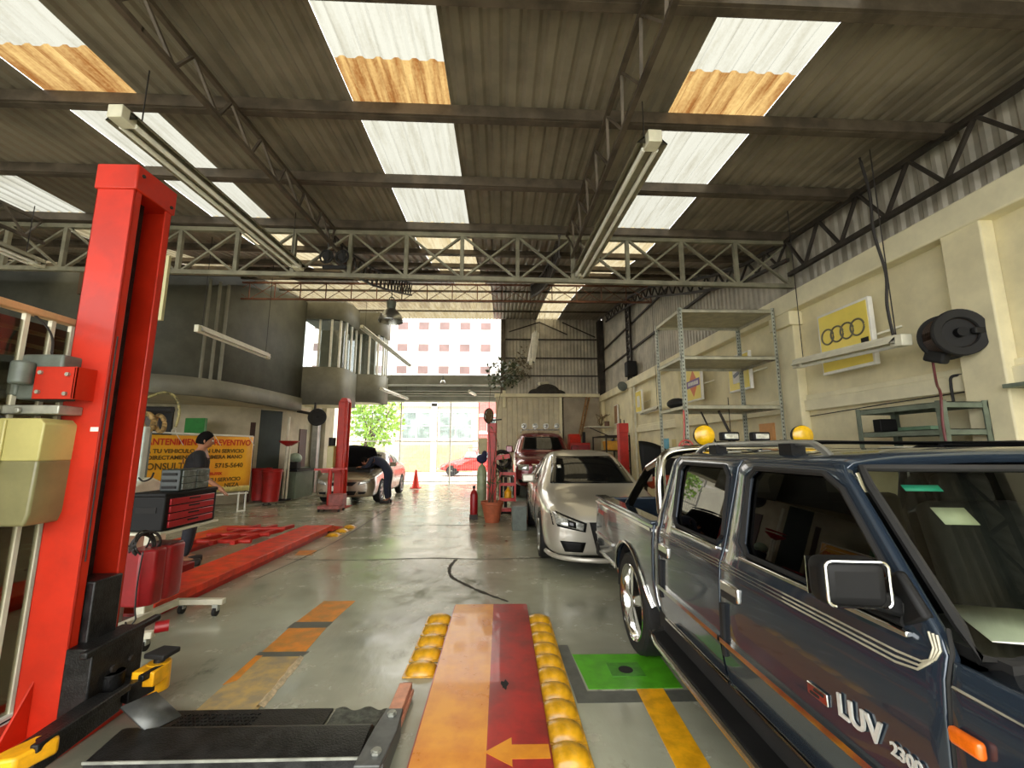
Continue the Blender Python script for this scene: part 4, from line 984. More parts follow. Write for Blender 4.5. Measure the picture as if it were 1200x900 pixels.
# floor paint
def paint(name, label, poly, mat, h=.002): return single(name, label, 'floor marking', MB().prism(poly, 'z', .0005, h), mat)
paint('floor_stripe', 'bright yellow line on the floor running from the green square', [(.875,2.985),(1.05,2.985),(.99,1.6),(.83,1.6)], m_yellow)
g = thing('drain_cover', 'green painted square with a round hole beside the pickup', 'drain cover', (.87,3.23,0))
link('green_paint', MB().prism([(.54,3.46),(1.19,3.45),(1.18,2.99),(.57,2.99)],'z',.0005,.003), m_green_p, g)
link('inspection_lid', MB().box(.76,.99,3.13,3.32,.003,.006), M('green_lid',(70,140,40),.4,var=.15,scale=14), g, bevel=.002)
link('lid_hole', MB().cyl((.875,3.22,.006),(.875,3.22,.0072),.05,n=20), m_black, g)
paint('dark_floor_band', 'dark grey painted band around the green square', [(.45,3.62),(.53,3.62),(.555,2.965),(1.25,2.965),(1.25,2.84),(.47,2.84)], M('dark_grey_floor_paint',(92,94,86),.5,var=.12,scale=8), .0015)
paint('floor_patch', 'small far orange paint patch left of the aisle', [(-1.79,4.66),(-1.47,4.66),(-1.50,4.13),(-1.82,4.13)], m_orange_p)
paint('floor_patch', 'middle orange paint patch left of the aisle', [(-1.82,4.0),(-1.50,4.0),(-1.48,3.56),(-1.81,3.56)], m_orange_p)
wp = thing('worn_patch', 'worn yellowish patch nearest the lift cover with crumbled right edge', 'floor marking', (-1.62,3.1,0))
link('worn_paint', MB().prism([(-1.81,3.48),(-1.47,3.48),(-1.43,2.82),(-1.79,2.82)],'z',.0005,.003), m_worn_p, wp)
link('orange_edge', MB().prism([(-1.82,3.5),(-1.77,3.5),(-1.75,3.15),(-1.81,3.1)],'z',.001,.0035), m_orange_p, wp)
rows = []
for i in range(14): rows.append([(-1.47+.04*i/13+dx+.012*rr_.random(), lerp(3.46,2.84,i/13), z) for dx, z in ((-.03,.003),(-.01,.012+.01*rr_.random()),(.02,.002))])
link('crumbled_edge', MB().grid(rows), M('crumbled_cement',(206,186,150),.8,var=.15,scale=25,bump=.6), wp)
paint('floor_patch', 'thin grey paint strip between the orange patches', [(-1.83,3.56),(-1.45,3.56),(-1.47,3.48),(-1.82,3.48)], M('dark_grey_floor_paint',(92,94,86)))
paint('floor_patch', 'grey gap strip between the far and middle orange patches', [(-1.83,4.13),(-1.49,4.13),(-1.5,4.0),(-1.84,4.0)], M('dark_grey_floor_paint',(92,94,86)))
paint('floor_patch', 'faint orange paint mark beside the red ramp', [(-3.06,6.9),(-2.8,6.9),(-2.75,6.6),(-3.0,6.6)], m_orange_p)

# ------------------------------------------------------------------ red ramps of the scissor lift
rl = thing('scissor_lift', 'low bright red scissor lift with two runways lying folded on the floor', 'car lift', (-4, 6.7, 0))
for nm, x0, x1 in (('runway',-3.62,-3.12),('runway',-5.1,-4.6)):
    r = link(nm, MB().box(x0,x1,4.2,8.3,.06,.14), m_redramp, rl, bevel=.006)
    link('ramp_flap', MB().prism([(8.3,.03),(8.3,.13),(8.85,.02),(8.85,.0)],'x',x0,x1), m_redramp, r)
    link('runway_base', MB().box(x0+.04,x1-.04,4.3,8.2,0,.06), m_redlift2, r)
for i, (y0, y1) in enumerate(((6.5,8.1),(6.7,7.7))):
    for x in (-4.45,-4.15,-3.85):
        link('scissor_beam', MB().bar((x,y0+.2*i,.2),(x+.1,y1,.16),.07,.06), m_redlift2, rl, bevel=.004)
for y in (6.6,7.1,7.6): link('cross_tube', MB().cyl((-4.6,y,.2),(-3.64,y,.2),.03), m_redlift2, rl)
link('scissor_foot', MB().obox((-3.95,5.5,.12),(.4,.22,.1)), M('dark_red_paint',(140,36,34),.45,var=.1,scale=8), rl, bevel=.01)

# ------------------------------------------------------------------ tool cart with tool chests and red case
ct = thing('tool_cart', 'cream pedestal cart on castors carrying the black tool chests', 'cart', (-3.0, 4.0, 0))
fr_ = link('base_frame', MB().bar((-3.06,3.5,.12),(-3.0,4.35,.12),.06,.05).bar((-3.04,3.52,.12),(-2.66,3.6,.12),.06,.05).bar((-3.0,4.32,.12),(-2.58,4.32,.12),.06,.05), m_offwhite, ct, bevel=.006)
for x, y in ((-2.64,4.30),(-2.72,3.60),(-3.03,3.52),(-2.99,4.36)):
    w = link('caster', MB().cyl((x-.015,y,.04),(x+.015,y,.04),.04,n=16), m_black, ct)
    link('caster_fork', MB().box(x-.024,x+.024,y-.02,y+.02,.045,.1), m_galv, w)
link('pillar', MB().box(-3.10,-3.021,3.95,4.05,.12,.78), m_offwhite, ct, bevel=.008)
link('tray', MB().box(-3.36,-2.97,3.96,4.74,.775,.80).box(-3.36,-3.34,3.96,4.74,.8,.815), m_offwhite, ct, bevel=.006)
tb = thing('tool_chest', 'black tool chest with four red drawers standing on the cream cart', 'tool chest', (-3.15, 4.34, .8))
link('chest_body', MB().box(-3.31,-2.99,4.0,4.7,.802,1.13), m_blackpl, tb, bevel=.014)
link('lid', MB().box(-3.32,-2.985,3.99,4.71,1.10,1.135), m_blackpl, tb, bevel=.01)
link('grip_recess', MB().box(-3.24,-3.06,3.994,4.0,.96,1.01), m_black, tb)
for i in range(4):
    z = .825 + i*.066
    d = link('drawer', MB().box(-2.994,-2.975,4.05,4.64,z,z+.056), M('drawer_red',(176,26,38),.35,var=.06,scale=10,coat=.3), tb, bevel=.005)
    link('drawer_pull', MB().box(-2.976,-2.967,4.28,4.42,z+.032,z+.046), m_black, d, bevel=.003)
tc_ = thing('small_parts_cabinet', 'small dark cabinet of clear drawers on top of the red-drawer tool chest', 'drawer cabinet', (-3.09, 4.36, 1.135))
link('cabinet_body', MB().box(-3.18,-3.0,4.16,4.56,1.136,1.335), M('dark_green_plastic',(38,46,44),.4,var=.1,scale=8), tc_, bevel=.008)
for i in range(3):
    for j in range(2):
        link('drawer', MB().box(-3.003,-2.985,4.18+j*.19,4.355+j*.19,1.147+i*.061,1.203+i*.061), M('clear_drawer_plastic',(104,112,108),.25,var=.15,scale=20,coat=.4), tc_, bevel=.004)
    link('side_grip', MB().box(-3.16,-3.03,4.153,4.16,1.16+i*.06,1.185+i*.06), m_black, tc_)
rc = thing('plastic_case', 'dark red double plastic case with cables heaped on top, hung on the cart', 'case', (-2.92, 3.85, .28))
link('case_body', MB().prism([(-3.02,3.66),(-2.86,3.64),(-2.78,3.70),(-2.78,3.80),(-2.815,3.83),(-2.78,3.86),(-2.78,3.99),(-2.80,4.04),(-3.02,4.04)],'z',.29,.72), m_red, rc, bevel=.02, seg=3)
link('case_lid', MB().box(-3.0,-2.80,3.86,4.02,.715,.735), M('dark_case_lid',(70,24,26),.4,var=.1,scale=8), rc, bevel=.01)
cb = MB()
for i in range(9):
    cx, cyy, R = -2.92+.03*rr_.random(), 3.70+.07*rr_.random(), .075+.035*rr_.random()
    cb.torus((cx,cyy,.74+.03*rr_.random()), R, .007, (.9,rr_.uniform(-.7,.2),rr_.uniform(-.2,.4)), 22, 6)
cb.tube(smooth_pts([(-2.95,3.66,.76),(-3.1,3.6,.74),(-3.3,3.5,.66),(-3.6,3.5,.62)],6), .008, 6)
cb.tube(smooth_pts([(-2.84,3.63,.72),(-2.85,3.625,.5),(-2.84,3.62,.3),(-2.82,3.61,.22),(-2.86,3.6,.18),(-2.9,3.62,.2)],6), .006, 6)
link('cable_coil', cb, m_wire, rc)
for i, a in enumerate((0,1,2)):
    pass
dr = thing('metal_drum', 'open galvanised bin standing behind the red lift column', 'bin', (-3.42, 3.9, 0))
link('drum_body', MB().lathe([(.0,.01),(.2,.01),(.205,0),(.215,.3),(.225,.56),(.215,.56),(.2,.04),(.0,.03)], (-3.42,3.9,0), (0,0,1), 32), m_galv, dr)
link('drum_rim', MB().torus((-3.42,3.9,.56),.22,.012), m_chrome, dr)
# ------------------------------------------------------------------ light fittings
m_tubeoff = M('fluorescent_tube', (238,238,228), .25, var=.03, scale=8)
m_refl = M('fitting_enamel', (150,144,122), .5, .1, var=.12, scale=8)
def fitting(label, p0, p1, w=.2, tubes=2, group=None, drops=None, mat=None, cap=True):
    """Batten with sloping reflector wings, lamp holders, tubes and hanging wires."""
    p0, p1 = V(p0), V(p1); L = (p1-p0).length; c = (p0+p1)/2
    t = thing('fluorescent_light', label, 'light fitting', tuple(c), group)
    R = basis(c, (p1-p0), V((0,0,1)).cross(p1-p0)); X = lambda mb: mb.xf(R)
    h = L/2; mt = mat or m_refl
    link('reflector', X(MB().prism([(-w/2,-.045),(-w*.25,.0),(-w*.2,.035),(w*.2,.035),(w*.25,.0),(w/2,-.045),(w/2,-.038),(w*.28,.012),(-w*.28,.012),(-w/2,-.038)],'x',-h,h)), mt, t)
    link('channel', X(MB().box(-h,h,-w*.17,w*.17,-.03,.03)), mt, t, bevel=.006)
    for s in (-1,1):
        if cap: link('end_cap', X(MB().box(s*h-.06,s*h+.06,-w*.22,w*.22,-.07,.03)), m_offwhite, t, bevel=.006)
    for i in range(tubes):
        y = (i-(tubes-1)/2)*w*.42
        link('tube', X(MB().cyl((-h+.05,y,-.055),(h-.05,y,-.055),.019,n=12)), m_tubeoff, t)
    for q, z in (drops or []):
        a = p0.lerp(p1, q); link('hanger_wire', MB().cyl((a.x,a.y,a.z+.03),(a.x,a.y,z),.005,n=6), m_wire, t)
    return t
fitting('long twin-tube light fitting hung high on the left, above the red lift column', (-2.70,2.78,3.88), (-2.60,5.22,3.86), .24, 2, None, [(.06,4.38),(.94,4.5)])
fitting('long twin-tube light fitting hung high right of the middle skylights', (1.15,2.92,3.88), (1.03,5.36,3.84), .24, 2, None, [(.06,4.33),(.94,4.42)])
fitting('long light fitting hung at the far left above the glass office', (-5.78,3.0,3.86), (-5.82,5.2,3.86), .24, 2, None, [(.06,4.46),(.94,4.52)])
fitting('single pale light fitting slanting in front of the dark mezzanine wall', (-4.21,5.87,3.2), (-4.2,7.6,3.2), .14, 1, None, [(.03,4.6),(.97,4.95)], m_white)
fitting('light fitting with cream end box below the yellow four-ring sign on the right wall', (3.47,3.52,2.475), (3.47,4.78,2.53), .22, 1, None, [(.03,4.32),(.95,4.4)], m_offwhite)
def P(u): return u
fitting('light fitting hung below the far corrugated wall above the maroon car', (.72,10.2,3.65), (.95,11.5,4.75), .2, 2, None, [(.05,5.6),(.95,5.9)], m_white)
fitting('light fitting hung beside the far curved bay near the gateway', (-4.2,12.6,5.2), (-3.35,15.4,4.6), .2, 2, None, [(.05,6.2),(.95,6.5)], m_white)
fitting('short light fitting under the second bay by the green tree', (-4.1,14.6,3.6), (-3.75,17.0,3.55), .18, 1, None, [(.15,4.2),(.95,4.02)], m_white)
fitting('small light fitting under the gateway slab', (-1.25,16.7,3.82), (-1.1,17.8,3.82), .16, 1, None, None, m_white)
fitting('small light fitting just above the cream ribbed door', (1.3,14.3,3.76), (1.65,15.3,3.95), .2, 1, None, [(.1,6.4),(.9,6.5)], m_white)
def dome(label, c, r, z):
    t = thing('dome_lamp', label, 'hanging lamp', c)
    link('shade', MB().lathe([(r,0),(r*1.02,.02),(r*.9,r*.5),(r*.55,r*.95),(r*.3,r*1.15),(r*.28,r*1.0),(r*.5,r*.85),(r*.85,r*.4),(r*.97,0)], c, (0,0,1), 28, caps=False), m_alu, t)
    link('gear_housing', MB().cyl((c[0],c[1],c[2]+r*1.1),(c[0],c[1],c[2]+r*1.75),r*.34,r*.4,20).torus((c[0],c[1],c[2]+r*1.95),r*.2,.012,(0,1,0),14,6), m_grey, t)
    link('hanger', MB().cyl((c[0],c[1],c[2]+r*1.9),(c[0],c[1],z),.01,n=6), m_wire, t)
dome('grey high-bay dome lamp hanging before the upper rear opening', (-2.4,9.0,4.26), .26, 5.25)
dome('small dark lamp hanging low before the gateway slab', (-2.15,15.6,3.95), .1, 4.3)

# ------------------------------------------------------------------ right wall signs and fittings
m_signY = M('yellow_sign_face', (240,218,100), .4, var=.03, scale=3)
def sign(label, y0, y1, z0, z1, x=3.7, mat=None):
    t = thing('wall_sign', label, 'sign', (x, (y0+y1)/2, z0))
    link('sign_box', MB().box(x, x+.05, y0, y1, z0, z1), m_white, t, bevel=.006)
    link('sign_face', MB().box(x-.004, x, y0+.025, y1-.025, z0+.03, z1-.03), mat or m_signY, t)
    link('sign_bracket', MB().bar((x+.04,y0+.1,z0+(z1-z0)*.42),(3.9,y0-.12,z0+(z1-z0)*.5),.02,.02).bar((x+.04,y1-.1,z0+(z1-z0)*.42),(3.9,y1-.1,z0+(z1-z0)*.5),.02,.02), m_offwhite, t)
    return t
s1 = sign('yellow sign with four interlocked rings behind the wall light', 4.04, 4.74, 2.36, 3.06)
rg = MB()
for i in range(4): rg.torus((3.693, 4.60-.135*i, 2.78), .085, .0095, (1,0,0), 32, 8)
link('rings', rg, M('ring_grey',(112,108,92),.4,.3,var=.05,scale=10), s1)
link('dark_mark', MB().box(3.692,3.697,4.08,4.17,2.60,2.65), m_black, s1)
s2 = sign('yellow sign with orange diamond and violet band seen through the tall shelf', 7.72, 8.33, 2.44, 3.12)
link('diamond', MB().prism([(7.83,2.78),(8.03,3.04),(8.23,2.78),(8.03,2.52)],'x',3.694,3.697), M('sign_orange',(214,110,44),.4,var=.04), s2)
link('band', MB().prism([(7.76,2.72),(7.76,2.86),(8.3,2.84),(8.3,2.70)],'x',3.690,3.695), M('sign_violet',(110,84,140),.4,var=.04), s2)
lt = MB()
for i in range(7): lt.box(3.687,3.691,7.82+.062*i,7.86+.062*i,2.745,2.815)
link('band_letters', lt, m_white, s2)
s3 = sign('yellow and white sign right of the diamond sign, partly behind the shelf post', 6.16, 6.76, 2.42, 3.0)
link('emblem_panel', MB().box(3.692,3.697,6.36,6.62,2.55,2.92), m_white, s3); link('emblem_stripe', MB().bar((3.69,6.4,2.72),(3.69,6.58,2.66),.02,.05).box(3.688,3.692,6.42,6.56,2.84,2.87), M('sign_grey',(90,96,110),.4,var=.05), s3)
s4 = sign('small yellow sign far along the right wall above a wall lamp', 11.1, 11.6, 2.5, 3.1)
link('emblem_panel', MB().box(3.692,3.697,11.22,11.45,2.65,2.95), m_white, s4)
s5 = sign('brown framed board far along the right wall beyond the yellow signs', 13.9, 14.3, 2.35, 3.0, 3.82, M('brown_board_face',(150,112,70),.6,var=.15,scale=6))
fitting('slim light fitting mounted on the right wall under the far yellow sign', (3.72,9.9,2.52), (3.72,11.2,2.5), .14, 1, None, [(.1,5.2)], m_offwhite)
s6 = sign('yellow sign with oval emblem high on the right wall, mirrored in the pickup windscreen', -.5, .35, 2.55, 3.2)
link('oval_emblem', MB().prism([(-.08+.3*math.cos(a), 2.86+.17*math.sin(a)) for a in [2*PI*i/28 for i in range(28)]],'x',3.692,3.697), m_white, s6); link('emblem_core', MB().prism([(-.08+.2*math.cos(a), 2.86+.10*math.sin(a)) for a in [2*PI*i/28 for i in range(28)]],'x',3.688,3.693), M('sign_grey',(90,96,110)), s6)
ex = thing('safety_sign', 'small red square safety sign with white symbols on the right wall', 'sign', (3.88, 3.28, 1.95))
link('sign_plate', MB().box(3.826,3.832,3.215,3.345,1.955,2.085), M('safety_red',(196,62,38),.4,var=.05,scale=10), ex, bevel=.002)
link('symbol', MB().box(3.822,3.826,3.315,3.327,1.98,2.06).box(3.822,3.826,3.235,3.30,2.045,2.055).box(3.822,3.826,3.235,3.30,2.01,2.02).box(3.822,3.826,3.235,3.30,1.98,1.99).box(3.822,3.826,3.232,3.242,1.98,2.055).box(3.822,3.826,3.285,3.293,2.01,2.05), m_white, ex)
sw = single('wall_socket', 'small grey outlet on the wall under the red safety sign', 'socket', MB().box(3.82,3.832,3.25,3.29,1.885,1.92), m_grey, bevel=.004)
# hose reel
hr = thing('hose_reel', 'black hose reel mounted high on the right wall beside the yellow sign', 'hose reel', (3.6, 3.38, 2.42))
def reel(root, c, r, w, axis):
    c = V(c); a = V(axis).normalized()
    link('drum', MB().cyl(c-a*w*.36, c+a*w*.36, r*.8, n=32), M('wound_hose',(62,44,32),.6,var=.2,scale=24), root)
    for s in (-1,1):
        link('flange', MB().lathe([(r*.62,0),(r*.66,.012),(r*.96,.02),(r,.01),(r,-.01),(r*.96,-.012),(r*.62,-.01)], c+a*s*w/2, a*s, 36, caps=False).lathe([(0.001,.0),(r*.6,.002),(r*.62,-.02),(0.001,-.02)], c+a*s*w/2*.8, a*s, 36), m_black, root)
    h = link('hub', MB().cyl(c+a*(-w*.7), c+a*w*.7, r*.2, n=20), m_blackpl, root)
    wd = MB()
    for i in range(9): wd.torus(c+a*(w*.42*(i-4)/4), r*.82, w*.055, a, 32, 6)
    link('hose_winding', wd, M('wound_hose',(62,44,32)), root)
reel(hr, (3.66,3.27,2.44), .19, .17, (-.3,-1,0))
link('bracket', MB().box(3.8,3.9,3.1,3.2,2.38,2.5).box(3.70,3.84,3.13,3.17,2.42,2.47), m_black, hr, bevel=.01)
link('guide', MB().obox((3.60,3.36,2.28),(.09,.15,.1),(.4,0,.2)), m_black, hr, bevel=.02)
link('hose_end', MB().tube(smooth_pts([(3.58,3.38,2.25),(3.52,3.32,2.05),(3.38,3.17,1.94),(3.35,3.16,1.7),(3.35,3.15,1.4),(3.35,3.15,1.1)],6), .009, 8), M('maroon_hose',(96,44,44),.5,var=.1,scale=10), hr)
# ceiling cable to the wall light
single('power_cable', 'brown twisted cable hanging from the roof to the right wall light', 'cable', MB().tube(smooth_pts([(3.42,3.62,4.28),(3.45,3.6,3.9),(3.42,3.58,3.5),(3.47,3.57,3.1),(3.45,3.58,2.8),(3.47,3.58,2.51)],6), .012, 8), m_wire)
single('wall_conduit', 'thin black bent pipe entering the wall above the green shelf', 'pipe', MB().tube(smooth_pts([(3.87,3.42,2.14),(3.80,3.45,2.13),(3.79,3.46,2.06),(3.79,3.46,1.92)],6), .011, 8), m_black)
single('wall_cable', 'thin dark cable running along the right wall ledge', 'cable', MB().tube([(3.855,2.0,2.03),(3.82,3.0,2.0),(3.82,3.4,1.99),(3.84,4.2,1.97),(3.84,5.2,1.93)], .006, 6), m_wire)
single('wall_bracket_shelf', 'small grey ledge shelf at the right edge of the wall', 'shelf', MB().box(3.72,3.9,2.55,3.04,1.97,2.0), m_greygreen)
# ------------------------------------------------------------------ shelving
def slotted_post(x, y, z1, sx, sy, z0=0, w=.045):
    mb = MB().box(min(x,x+sx*w),max(x,x+sx*w),min(y,y+sy*.004),max(y,y+sy*.004),z0,z1).box(min(x,x+sx*.004),max(x,x+sx*.004),min(y,y+sy*w),max(y,y+sy*w),z0,z1)
    return mb
def slotted_mat(name, col):
    """Enamelled angle with two rows of punched slots along its flanges."""
    m = M(name, col, .45, .35, var=.1, scale=10); nt = m.node_tree; L = nt.links.new
    b = [n for n in nt.nodes if n.type == 'BSDF_PRINCIPLED'][0]; src = b.inputs['Base Color'].links[0].from_socket
    tc = N(nt, 'ShaderNodeTexCoord'); g = N(nt, 'ShaderNodeSeparateXYZ'); L(tc.outputs['Generated'], g.inputs[0]); o = N(nt, 'ShaderNodeSeparateXYZ'); L(tc.outputs['Object'], o.inputs[0])
    def mth(op, a, c):
        n = N(nt, 'ShaderNodeMath', operation=op)
        if hasattr(a, 'links'): L(a, n.inputs[0])
        else: n.inputs[0].default_value = a
        if hasattr(c, 'links'): L(c, n.inputs[1])
        else: n.inputs[1].default_value = c
        return n.outputs[0]
    near = lambda s_: mth('LESS_THAN', mth('ABSOLUTE', mth('SUBTRACT', s_, .5), 0), .17)
    dash = mth('LESS_THAN', mth('FRACT', mth('DIVIDE', o.outputs['Z'], .05), 0), .45)
    f = mth('MULTIPLY', mth('MAXIMUM', near(g.outputs['X']), near(g.outputs['Y'])), dash)
    x = N(nt, 'ShaderNodeMix', data_type='RGBA'); L(f, x.inputs[0]); L(src, x.inputs[6]); x.inputs[7].default_value = rgb((60,58,52)); L(x.outputs[2], b.inputs['Base Color'])
    return m
m_slot = slotted_mat('slotted_angle', (168,172,158))
def rack(name, label, x0, x1, y0, y1, z1, shelves, mat, slotted=True):
    t = thing(name, label, 'shelf', ((x0+x1)/2,(y0+y1)/2,0))
    for x, sx in ((x0,1),(x1,-1)):
        for y, sy in ((y0,1),(y1,-1)):
            link('post', slotted_post(x,y,z1,sx,sy), m_slot if slotted else mat, t)
    for z in shelves:
        link('shelf_board', MB().box(x0+.004,x1-.004,y0+.004,y1-.004,z-.006,z).box(x0+.004,x1-.004,y0+.004,y0+.01,z-.045,z).box(x0+.004,x1-.004,y1-.01,y1-.004,z-.045,z).box(x0+.004,x0+.01,y0,y1,z-.045,z).box(x1-.01,x1-.004,y0,y1,z-.045,z), mat, t)
    return t
rack('metal_shelf', 'tall empty grey slotted-angle shelf unit behind the pickup', 2.36, 3.66, 5.42, 6.3, 3.40, (.3,1.0,1.45,2.09,2.74,3.38), m_shelf)
rack('metal_shelf', 'low grey-green shelf unit against the wall below the hose reel', 3.40, 3.78, 3.2, 4.0, 1.9, (.3,.9,1.42,1.68,1.89), m_greygreen, False)
single('carton', 'white carton on the low grey-green shelf', 'box', MB().box(3.46,3.64,3.62,3.84,1.421,1.53).box(3.455,3.645,3.615,3.845,1.53,1.55), m_offwhite, bevel=.004)
single('carton', 'brown carton beside the white one on the low grey-green shelf', 'box', MB().box(3.46,3.68,3.36,3.58,1.421,1.52), m_cardboard, bevel=.004)
single('storage_box', 'small black box on the middle board of the grey-green shelf', 'box', MB().box(3.5,3.66,3.86,3.94,1.681,1.80), m_blackpl, bevel=.006)
single('carton', 'green carton lying on the middle board of the grey-green shelf', 'box', MB().box(3.6,3.74,3.5,3.8,1.681,1.72), M('green_card',(110,140,110),.7,var=.1), bevel=.004)
# items on and by the tall shelf
hc = thing('hose_coil', 'red air hose hanging from the tall shelf beside the wall', 'hose', (2.30, 5.38, 0))
link('hose_loop', MB().tube(smooth_pts([(2.34,5.40,2.02),(2.33,5.39,1.8),(2.30,5.38,1.5),(2.31,5.38,1.2),(2.28,5.38,1.0)],6), .011, 8), M('red_hose',(196,92,84),.45,var=.1,scale=12), hc)
link('hose_bundle', MB().torus((2.33,5.37,1.55),.09,.012,(0,1,.1),20,7).torus((2.33,5.365,1.52),.07,.012,(.2,1,.1),20,7), MATS['red_hose'], hc)
single('black_bag', 'black bag lying on the lowest visible board of the tall shelf', 'bag', MB().sphere((2.5,6.0,2.17),.12,14,(1,1.6,.65)), m_black)
for i, (x, y) in enumerate(((3.05,5.9),(3.2,5.7))):
    single('steel_rod', '%s dark rod leaning against the tall shelf behind the pickup cab' % ('thin','thick')[i], 'rod', MB().cyl((x,y,1.46),(x-.22,y+.06,2.05),.012+.006*i,n=8), m_steel_d)
single('aerial_rod', 'thin upright rod standing inside the tall shelf unit', 'rod', MB().cyl((3.2,5.9,1.46),(3.2,5.9,2.25),.006,n=6), m_steel_d)
single('poster', 'orange poster on the wall behind the tall shelf', 'poster', MB().box(3.885,3.9,6.0,6.35,1.3,1.9), M('orange_poster',(222,160,96),.6,var=.1,scale=3))
single('poster', 'blue and white poster on the right wall by the red lift post', 'poster', MB().box(3.885,3.9,9.9,10.3,1.35,1.78), M('blue_poster',(110,180,206),.6,var=.15,scale=3))
single('poster', 'pale yellow poster next to the blue poster on the right wall', 'poster', MB().box(3.885,3.9,9.3,9.7,1.35,1.75), M('pale_yellow_poster',(214,196,130),.6,var=.1,scale=3))
# far right: speaker, floodlight, pipes
sp = thing('loudspeaker', 'black loudspeaker on the right wall beside the dark column', 'speaker', (3.7,12.1,3.75))
link('cabinet', MB().box(3.62,3.9,11.95,12.25,3.62,4.05), m_blackpl, sp, bevel=.02); link('grille_cloth', MB().box(3.64,3.88,11.94,11.95,3.65,4.02), m_black, sp)
fl = thing('floodlight', 'grey floodlight on the right wall below the loudspeaker', 'lamp', (3.7,12.4,3.3))
link('lamp_body', MB().lathe([(.05,-.1),(.13,0),(.15,.05),(.13,.06),(.001,.05)], (3.66,12.6,3.42), (-.6,-.7,-.4), 20), m_grey, fl); link('lamp_arm', MB().bar((3.68,12.62,3.45),(3.9,12.7,3.5),.03,.04), m_steel_d, fl)
single('wall_pipe', 'vertical pale pipe on the right wall below the loudspeaker', 'pipe', MB().cyl((3.84,12.1,0),(3.84,12.1,3.6),.035,n=12), m_offwhite)
# ------------------------------------------------------------------ people
def skin_mesh(name, joints, edges, mat, parent, sub=2, root=0):
    """One continuous surface grown over a skeleton: joints {key: (pos, radius)}."""
    keys = list(joints); idx = {k: i for i, k in enumerate(keys)}
    me = bpy.data.meshes.new(name); me.from_pydata([joints[k][0] for k in keys], [(idx[a], idx[b]) for a, b in edges], []); me.update()
    o = bpy.data.objects.new(name, me); COL.objects.link(o); me.materials.append(mat)
    md = o.modifiers.new('skin', 'SKIN'); md.use_smooth_shade = True
    for i, k in enumerate(keys):
        r = joints[k][1]; me.skin_vertices[0].data[i].radius = r if isinstance(r, tuple) else (r, r)
    me.skin_vertices[0].data[idx[keys[root]]].use_root = True
    q = o.modifiers.new('sub', 'SUBSURF'); q.levels = sub; q.render_levels = sub
    bake(o); o.data.materials.clear(); o.data.materials.append(mat)
    o.data.polygons.foreach_set('use_smooth', [True]*len(o.data.polygons))
    o.parent = parent
    if parent.type == 'EMPTY': o.matrix_parent_inverse = Matrix.Translation(-V(parent.location))
    return o
def chain(J, E, pre, pts, rad, start=None):
    prev = start
    for i, p in enumerate(pts):
        k = '%s%d' % (pre, i); J[k] = (p, rad[i] if isinstance(rad, (list, tuple)) else rad)
        if prev: E.append((prev, k))
        prev = k
    return prev
def hand(J, E, pre, wrist_key, wrist, d, side, palm_n):
    """Palm, four unequal bent fingers and a thumb leaving the side of the palm."""
    d = V(d).normalized(); s = V(side).normalized(); n = V(palm_n).normalized(); w = V(wrist)
    pk = pre+'palm'; J[pk] = (w + d*.06, (.038,.018)); E.append((wrist_key, pk))
    for i, (off, ln) in enumerate(((-.03,.066),(-.01,.076),(.011,.07),(.03,.054))):
        base = w + d*.095 + s*off
        chain(J, E, pre+'f%d' % i, [base, base + d*ln*.5 + n*.008, base + d*ln*.85 + n*.028], [.0095,.009,.0075], pk)
    chain(J, E, pre+'t', [w + d*.045 - s*.038, w + d*.075 - s*.055 + n*.012, w + d*.10 - s*.052 + n*.022], [.012,.011,.009], pk)
def head_mb(c, fwd, r=.098):
    """A head with brow, nose, lips, chin and ears, facing fwd."""
    f = V(fwd).normalized(); s = V((0,0,1)).cross(f).normalized(); u = f.cross(s); c = V(c)
    mb = MB(); rows = []
    for i in range(17):
        a = -PI/2 + PI*i/16; row = []
        for j in range(24):
            b = 2*PI*j/24; x = math.cos(a)*math.cos(b); y = math.cos(a)*math.sin(b); z = math.sin(a)
            k = 1.0
            px_, py_, pz_ = x*r*1.0*k, y*r*.80, z*r*1.24
            if z < -.1: px_ *= 1 + .12*z; py_ *= 1 + .30*z
            if x > .75:
                if -.35 < z < .05 and abs(y) < .2: px_ += .024*(1-abs(y)/.2)*(1-abs(z+.2)/.25 if abs(z+.2) < .25 else 0)
                if .05 < z < .25 and .15 < abs(y) < .5: px_ -= .010
                if -.62 < z < -.45 and abs(y) < .3: px_ += .007
                if z < -.75: px_ += .006
            row.append(c + f*px_ + s*py_ + u*pz_)
        rows.append(row)
    mb.grid(rows, closed=True)
    for q in (-1, 1): mb.sphere(c + s*q*r*.80 - f*.005 - u*.01, .026, 10, (.55,.55,1.2))
    return mb, f, s, u, c
def face_parts(root_head, f, s, u, c, r=.098):
    for q in (-1, 1):
        e = link('eye', MB().sphere(c + f*r*.86 + s*q*.032 + u*.012, .011, 8), m_white, root_head)
        link('pupil', MB().sphere(c + f*(r*.86+.008) + s*q*.032 + u*.012, .005, 8), m_black, e)
        link('eyebrow', MB().bar(c + f*r*.92 + s*q*.018 + u*.034, c + f*r*.86 + s*q*.048 + u*.034, .008, .008), m_hair, root_head)
    link('mouth', MB().bar(c + f*r*.90 - s*.022 - u*.062, c + f*r*.90 + s*.022 - u*.062, .008, .007), M('lip_tone',(130,76,64),.5,var=.05), root_head)
